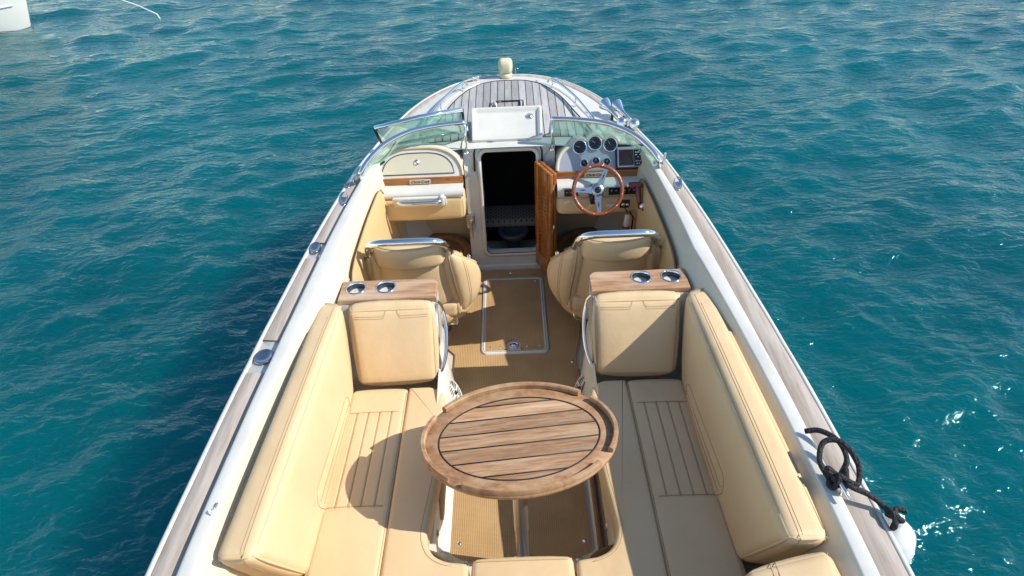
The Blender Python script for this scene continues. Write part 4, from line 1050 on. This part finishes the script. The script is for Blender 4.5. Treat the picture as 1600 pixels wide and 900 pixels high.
def front_pad(sg):
    t = thing('seat_front_pad', (sg*.47, 1.9, .5), 'L shaped tan leather front pad of the port bench, bending round to the stern' if sg < 0 else 'L shaped tan leather front pad of the starboard bench, bending round to the stern', 'cushion', 'L shaped front pads of the benches')
    ctrl = [(.43, 2.505), (.385, 2.475), (.362, 2.40), (.355, 2.2), (.366, 1.95), (.388, 1.74), (.392, 1.65), (.365, 1.575), (.31, 1.538), (.24, 1.526)]
    cv = [(p.x, p.y) for p in subdivide_curve([(a, b, 0) for a, b in ctrl], 4)]
    poly = [(.556, 2.505), (.54, 2.51)] + [(.45, 2.51)] + cv + [(.222, 1.522), (.213, 1.505), (.213, 1.2), (.213, 1.03), (.566, 1.03), (.563, 1.8)]
    poly = [(sg*a, b) for a, b in poly]
    ar = sum(poly[i-1][0]*poly[i][1]-poly[i][0]*poly[i-1][1] for i in range(len(poly)))
    if ar < 0: poly = poly[::-1]
    o = pad(poly, .50, .622, .022, 'padding', 'leather', t)
    ln = []
    for q in range(10, len(cv)-2):
        tx, ty = cv[q+1][0]-cv[q-1][0], cv[q+1][1]-cv[q-1][1]; tl_ = math.hypot(tx, ty); ln.append((sg*(cv[q][0]-ty/tl_*.024), cv[q][1]+tx/tl_*.024))
    MB().tube([(x, y, .622) for x, y in ln], .0016, 5).build('seam', 'thread', o)
    ln2 = [(sg*(a+.003), b, .598) for a, b in cv[4:]]
    MB().tube(ln2, .0016, 5).build('seam', 'thread', o)
front_pad(-1); front_pad(1)
t = thing('stern_seat_cushion', (0, 1.3, .5), 'small tan leather centre cushion of the stern bench, just aft of the table post', 'cushion')
c_ = hexa([[[(-.200, 1.03, .50), (-.200, 1.03, .622)], [(-.200, 1.535, .50), (-.200, 1.54, .622)]], [[(.203, 1.03, .50), (.203, 1.03, .622)], [(.203, 1.535, .50), (.203, 1.54, .622)]]], .024, n=6, puff=.008)
o_ = c_.build('padding', 'leather', t); seam(c_, [(.02, c_.S[1]-.02, c_.S[2]), (c_.S[0]-.02, c_.S[1]-.02, c_.S[2])], o_)
for sg in (-1, 1):
    t = thing('corner_back_cushion', (sg*.9, 1.1, .6), 'tan leather corner backrest at the port stern, only its top edge in view' if sg < 0 else 'tan leather corner backrest at the starboard stern, in the bottom right of the cockpit', 'cushion', 'corner backrests at the stern')
    A = {(0, 0, 0): (.70, 1.0, .62), (1, 0, 0): (1.02, .95, .62), (0, 1, 0): (.72, 1.20, .62), (1, 1, 0): (1.02, 1.28, .62), (0, 0, 1): (.70, .9, 1.0), (1, 0, 1): (1.05, .85, 1.0), (0, 1, 1): (.735, 1.235, 1.0), (1, 1, 1): (1.035, 1.295, 1.02)}
    if sg < 0: A[(0, 1, 1)] = (.735, 1.17, 1.0); A[(1, 1, 1)] = (1.035, 1.275, 1.0)
    c = [[[None]*2 for _ in (0, 1)] for _ in (0, 1)]
    for (i, j, k), v in A.items(): c[i][j][k] = (sg*v[0], v[1], v[2])
    cu = hexa(c, .035, n=6, puff=.012); o = cu.build('padding', 'leather', t); D, L, H = cu.S
    for e in (.30, .36): seam(cu, [(D*e, L, H*.3), (D*e, L, H), (D*e, L*.3, H)], o)
# stern bench backrest, aft deck (behind the camera's view)
t = thing('stern_back_cushion', (0, .9, .6), 'long tan leather backrest across the stern bench', 'cushion')
hexa([[[(-.68, .86, .62), (-.68, .78, 1.0)], [(-.68, 1.0, .62), (-.68, .92, 1.0)]], [[(.68, .86, .62), (.68, .78, 1.0)], [(.68, 1.0, .62), (.68, .92, 1.0)]]], .035, n=8, puff=.01).build('padding', 'leather', t)
MB().bbox(-.6, .6, .80, 1.50, .178, .495, r=.02).build('stern_bench_base', 'cream', boat)
MB().grid([[(-inner(y, .24), y, .99), (0, y, 1.02), (inner(y, .24), y, .99)] for y in (-1.4, -.6, .2, .84)]).build('aft_deck', 'white', boat)
MB().grid([[(-1.0, .84, .178), (-1.0, .84, 1.0)], [(1.0, .84, .178), (1.0, .84, 1.0)]]).build('aft_bulkhead', 'white', boat)
# ------------------------------------------------------------------ helm seats
def helm_seat(sg):
    cx, cy = sg*.585, 3.47
    side = 'port' if sg < 0 else 'starboard'
    t = thing('helm_seat', (cx, cy, .18), 'tan leather bucket seat on the port side facing the locker' if sg < 0 else 'tan leather bucket seat on the starboard side behind the steering wheel', 'boat seat', 'leather bucket seats')
    def shell(th0, th1, z0f, z1f, r_in, thick, name, par, puff=.01, m_='leather', n=(10, 8, 2), round_=.03, rx=.335, ry=.265, taper=0.0, sk0=0.0, sk1=0.0):
        # size: arc length x height x thickness; sk0/sk1 widen the panel edges (degrees) towards the bottom
        A_ = abs(R(th1-th0))*.30; H_ = .5
        def fn(p):
            v = min(1, max(0, p[1]/H_)); a0 = th0+sk0*(1-v)**1.3; a1 = th1+sk1*(1-v)**1.3
            u = p[0]/A_; th_ = R(a0+(a1-a0)*u); z0, z1 = z0f(math.degrees(th_)), z1f(math.degrees(th_)); z = z0+(z1-z0)*v
            k = 1 - r_in - thick*(1-p[2]/.09)*3.2
            lean = 1 + .10*(z-.5)
            low = 1 - .07*max(0, (.62-z)/.2)**1.5
            x = cx + rx*k*math.sin(th_)*lean*low; y = cy - ry*k*math.cos(th_)*lean*low - .10*(z-.55)*max(0, math.cos(th_))
            return Vector((x, y, z))
        c = Cushion((A_, H_, .09), round_, fn, n=n, puff=puff); return c, c.build(name, m_, par)
    # centre back: lower panel, head roll; wings both sides. angle 0 points aft, + to starboard
    shell(-37, 37, lambda a: .54, lambda a: .885, .10, .06, 'lower_back', t, puff=.004, n=(14, 8, 2), sk0=-17, sk1=17)
    shell(-37, 37, lambda a: .880, lambda a: 1.03, .01, .10, 'head_roll', t, puff=.012, round_=.042)
    def ztop(a):
        a = abs(a); return .975 - .44*max(0, (a-38)/87)**.95
    def zbot(a):
        a = abs(a); return .42 + .03*math.cos(R(a))
    for s2 in (-1, 1):
        far = 125
        c, o = shell(s2*37, s2*far, zbot, ztop, -.035, .115, 'side_bolster', t, puff=.022, round_=.036, n=(20, 12, 3), sk0=s2*15)
        A_, H_, _ = c.S
        for f in (.16, .19): seam(c, [(A_*f, .03, .09), (A_*(f+.02), H_-.03, .09), (A_*(f+.03), H_, .05)], o, r=.0014)
        seam(c, [(A_*.3, .02, .09), (A_*.62, H_*.55, .09), (A_*.9, H_-.05, .09)], o, r=.0014)
    shell(-120, 120, lambda a: .37, lambda a: .47, .015, .09, 'seat_skirt', t, puff=.01, n=(30, 3, 2))
    sq = Cushion((.50, .50, .14), .045, lambda p: Vector((cx-.25+p[0], cy-.19+p[1], .42+p[2]+.08*p[1])), n=6, puff=.02)
    sq.build('seat_squab', 'leather', t)
    MB().tube([Vector((cx, cy, .18)), Vector((cx, cy, .42))], .05, 20).build('pedestal', 'brushed', t)
    MB().lathe([(0, .015), (.14, .012), (.16, 0)], (cx, cy, .192), (0, 0, 1), 32).build('pedestal_foot', 'brushed', t)
    # steel grab bar over the back
    yb = cy-.275-.06
    w_ = .205
    pts = subdivide_curve([(cx-w_-.024, yb+.12, .925), (cx-w_-.02, yb+.085, .985), (cx-w_-.004, yb+.045, 1.040), (cx-w_+.035, yb+.012, 1.078), (cx-w_+.10, yb-.006, 1.096), (cx, yb-.012, 1.100), (cx+w_-.10, yb-.006, 1.096), (cx+w_-.035, yb+.012, 1.078), (cx+w_+.004, yb+.045, 1.040), (cx+w_+.02, yb+.085, .985), (cx+w_+.024, yb+.12, .925)], 6)
    MB().tube(pts, .021, 14).build('grab_bar', 'chrome', t)
    # lever by the inner front corner
    xi = cx - sg*.30
    xi = cx - sg*.315; MB().tube([(xi, cy+.0, .60), (xi, cy+.03, .70), (xi, cy+.02, .745)], .012, 8).build('recline_lever', 'chrome', t)
    MB().tube([(cx-sg*.16, cy-.14, .34), (cx-sg*.215, cy-.16, .36), (cx-sg*.225, cy-.12, .42)], .013, 8).build('swivel_lever', 'chrome', t)
    return t
helm_seat(-1); helm_seat(1)
# ------------------------------------------------------------------ table
def table():
    TC = Vector((.008, 1.893, 0)); TZ = .925; a, b = .408, .290
    t = thing('oval_table', (TC.x, TC.y, .18), 'oval teak table with black caulked planks and raised rim on one steel post', 'table')
    rot = TROT*-1
    c_, s_ = math.cos(rot), math.sin(rot)
    def W(u, v, z): return Vector((TC.x+u*c_-v*s_, TC.y+u*s_+v*c_, z))
    def el(k, q=1.0, z=0, n=96): 
        ang = 2*math.pi*k/n; return W(a*q*math.cos(ang)*1.0, b*q*math.sin(ang), z)
    def ring(d, z, n=96):
        return [W((a-d)*math.cos(2*math.pi*k/n), (b-d)*math.sin(2*math.pi*k/n), z) for k in range(n)]
    mb = MB(); mb.grid([ring(.03, TZ-.03), ring(.006, TZ-.026), ring(.0, TZ-.012), ring(.0, TZ), ring(.004, TZ+.004), ring(.075, TZ+.004)], closed=True)
    mb.f.append(tuple(range(96))); mb.sm.append(False)
    tt = mb.build('rim_board', 'tablerim', t)
    # planks: each its own tone through vertex position, caulk between
    tp = MB(); tp.v = [tuple(p) for p in ring(.073, TZ+.0035)] ; tp.f = [tuple(range(96))]; tp.sm = [False]
    top = tp.build('tabletop', teak('table_planks', (0.52, 0.30, 0.15), (0.27, 0.13, 0.055), (0.58, 0.42, 0.26), plank=.0735, axis='Y', rot=-rot, grain=(0.8, 9, 1), gs=13, capw=0.0), t)
    ck = MB(); 
    ia, ib = a-.074, b-.074
    ck_ring = [W(ia*math.cos(2*math.pi*k/96), ib*math.sin(2*math.pi*k/96), TZ+.0045) for k in range(96)]
    ck.tube(ck_ring, .0036, 6, closed=True, flat=.5)
    for k in range(-3, 3):
        v = (k+.5)*.0735
        if abs(v) < ib*.98:
            h = ia*math.sqrt(1-(v/ib)**2); ck.tube([W(-h, v, TZ+.0042), W(h, v, TZ+.0042)], .0032, 6, flat=.5)
    ck.build('caulking', 'caulk', t)
    # fiddle rails in four arcs
    for a0, a1 in ((-28+0, 34), (44, 140), (150, 222), (232, 318)):
        pts = []; rws = [[] for _ in range(6)]
        n = 30
        for k in range(n+1):
            an = R(a0+(a1-a0)*k/n)
            for q, (d, h) in enumerate(((.001, .0), (-.001, .020), (.004, .028), (.016, .028), (.021, .022), (.020, .002))):
                rws[q].append(W((a-d)*math.cos(an), (b-d)*math.sin(an), TZ+.004+h))
        mb = MB().grid(rws)
        for e in (0, n): mb.add([r_[e] for r_ in rws], [tuple(range(6))], False)
        smooth_by_angle(mb.build('fiddle_rail', 'tablerim', t), 40)
    MB().lathe([(.0, .0), (.09, 0), (.085, -.012), (.045, -.02), (.031, -.05), (.031, -.39), (.028, -.395), (.028, -.73), (.0, -.73)], (.0, 1.74, TZ-.03), (0, 0, 1), 28).build('table_post', 'postmetal', t)
    MB().lathe([(.032, .0), (.06, .0), (.075, -.008), (.078, -.014)], (.0, 1.74, .206), (0, 0, 1), 28).build('post_socket', 'chrome', t)
table()
# ------------------------------------------------------------------ ropes, fender, small things
rp = thing('mooring_rope', (1.17, 1.55, 1.05), 'black rope knotted on the starboard cleat and tied to the white fender', 'rope')
pts = subdivide_curve([(1.105, 1.755, 1.062), (1.15, 1.735, 1.085), (1.195, 1.68, 1.09), (1.205, 1.61, 1.07), (1.155, 1.54, 1.07), (1.125, 1.495, 1.07)], 8)
MB().tube(pts, .0105, 8).build('rope_end', 'rope', rp)
rr_ = random.Random(11)
clump = [(1.135+rr_.uniform(-.030, .035), 1.515+rr_.uniform(-.035, .035), 1.058+rr_.uniform(0, .045)) for _ in range(13)]
pts = subdivide_curve([(1.115, 1.53, 1.06), (1.10, 1.60, 1.08), (1.13, 1.66, 1.11), (1.185, 1.645, 1.125), (1.215, 1.565, 1.11), (1.19, 1.49, 1.085)] + clump + [(1.16, 1.49, 1.085), (1.225, 1.462, 1.062), (1.27, 1.435, 1.035), (1.295, 1.415, 1.01)], 8)
MB().tube(pts, .0105, 8).build('rope_coil', 'rope', rp)
pts = subdivide_curve([(1.27, 1.435, 1.03), (1.285, 1.40, 1.045), (1.31, 1.385, 1.02), (1.295, 1.42, 1.0), (1.275, 1.40, 1.03), (1.305, 1.37, 1.04), (1.315, 1.40, .99), (1.29, 1.375, .99), (1.28, 1.36, 1.03), (1.30, 1.41, 1.045), (1.335, 1.405, 1.04)], 8)
MB().tube(pts, .010, 8).build('rope_knot', 'rope', rp)
cl_ = cleat(1.135, 1.50, zs(1.5)+.05, R(98), L=.13)
fd = thing('fender', (1.385, 1.30, .3), 'white inflated fender hanging outside the starboard rail', 'fender')
MB().lathe([(0, .62), (.016, .62), (.022, .60), (.025, .58), (.05, .565), (.078, .53), (.09, .47), (.09, .10), (.075, .03), (.05, 0), (0, -.01)], (1.352, 1.435, .34), (0, 0, 1), 32).build('fender_body', 'fender', fd)
MB().tube([(1.352, 1.435, .94), (1.335, 1.43, .97), (1.31, 1.415, 1.0)], .008, 8).build('fender_line', 'rope', fd)
# small cleat port
MB().tube(subdivide_curve([(-1.10, 1.485, 1.045), (-1.108, 1.495, 1.056), (-1.095, 1.51, 1.05), (-1.088, 1.525, 1.056), (-1.098, 1.535, 1.045)], 5), .0028, 6).build('hook', 'chrome', boat)
# key float on lanyard
kf = thing('key_float', (.765, 3.85, .78), 'small white and dark red float hanging from the ignition key', 'key float')
MB().tube([(.725, 3.85, .83), (.745, 3.84, .80), (.755, 3.845, .77)], .004, 6).build('lanyard', 'rope', kf)
MB().lathe([(0, 0), (.014, -.003), (.020, -.02), (.021, -.085), (.018, -.09)], (.752, 3.84, .78), (.05, 0, 1), 16).build('float_top', 'white', kf)
MB().lathe([(.020, -.086), (.023, -.10), (.024, -.15), (.012, -.165), (0, -.166)], (.752, 3.84, .78), (.05, 0, 1), 16).build('float_foot', 'redcloth', kf)
MB().tube([(.76, 3.84, .80), (.79, 3.845, .75), (.785, 3.85, .66)], .006, 6).build('coiled_cord', 'rope', kf)
# deck brush handle stowed behind the starboard backrest
bh = thing('deck_brush', (1.0, 2.5, .98), 'white tube with black collar tucked behind the starboard backrest', 'deck brush')
MB().tube([(.985, 2.88, .985), (.99, 2.80, .985), (.998, 2.74, .985)], [.013, .014, .014], 12).build('handle_end', 'white', bh)
MB().tube([(.998, 2.74, .985), (1.006, 2.69, .985), (1.012, 2.65, .985)], [.020, .023, .018], 12).build('collar', 'black', bh)
MB().tube([(1.012, 2.65, .985), (1.045, 2.25, .985), (1.055, 1.5, .97)], .011, 10).build('pole', 'brushed', bh)
# ------------------------------------------------------------------ neighbouring boat and its line
nb = thing('moored_boat', (-8.5, 12.6, 0), 'white bow of a neighbouring boat cut off at the top left corner', 'boat')
def nbsec(t):   # t 0 bow .. 1 stern ; hull axis runs to the left and away
    ax = Vector((-.92, -.39, 0)); nrm = Vector((.39, -.92, 0))
    o = Vector((-7.80, 11.72, 0)) + ax*(t*9)
    wd = .05+1.4*(t**.55); out = []
    for f, z in ((0, -.5), (.62, -.1), (.82, .35), (1.0, 1.35), (1.02, 1.42), (.97, 1.45), (.0, 1.5)):
        k = .25*(z+.0)*(1-t)
        out.append(o + nrm*(wd*f) - ax*k + Vector((0, 0, z)))
    return out
ts = [0, .02, .05, .1, .2, .35, .6, 1.0]
sec = [nbsec(x) for x in ts]
mir = []
for x, s_ in zip(ts, sec):
    ax = Vector((-.92, -.39, 0)); nrm = Vector((.39, -.92, 0)); o = Vector((-7.80, 11.72, 0))
    mir.append(s_ + [q - nrm*(2*(q-o).dot(nrm)) for q in reversed(s_[:-1])])
MB().grid(mir).build('hull', 'hull', nb)
MB().tube([s_[4] for s_ in sec], .04, 8).build('rub_rail', 'boatgrey', nb)
MB().tube([s_[2]+Vector((.0, -.01, .0)) for s_ in sec[1:]], .012, 6).build('spray_rail', 'boatgrey', nb)
ln = thing('mooring_line', (-6.0, 12.5, 0), 'thin white mooring line slanting into the water at the top left', 'rope')
MB().tube([(-5.578, 11.637, -.12), (-5.778, 11.887, .03), (-5.937, 11.697, .22), (-5.881, 11.153, .45), (-5.825, 10.609, .72)], .010, 6).build('line', 'whiterope', ln)
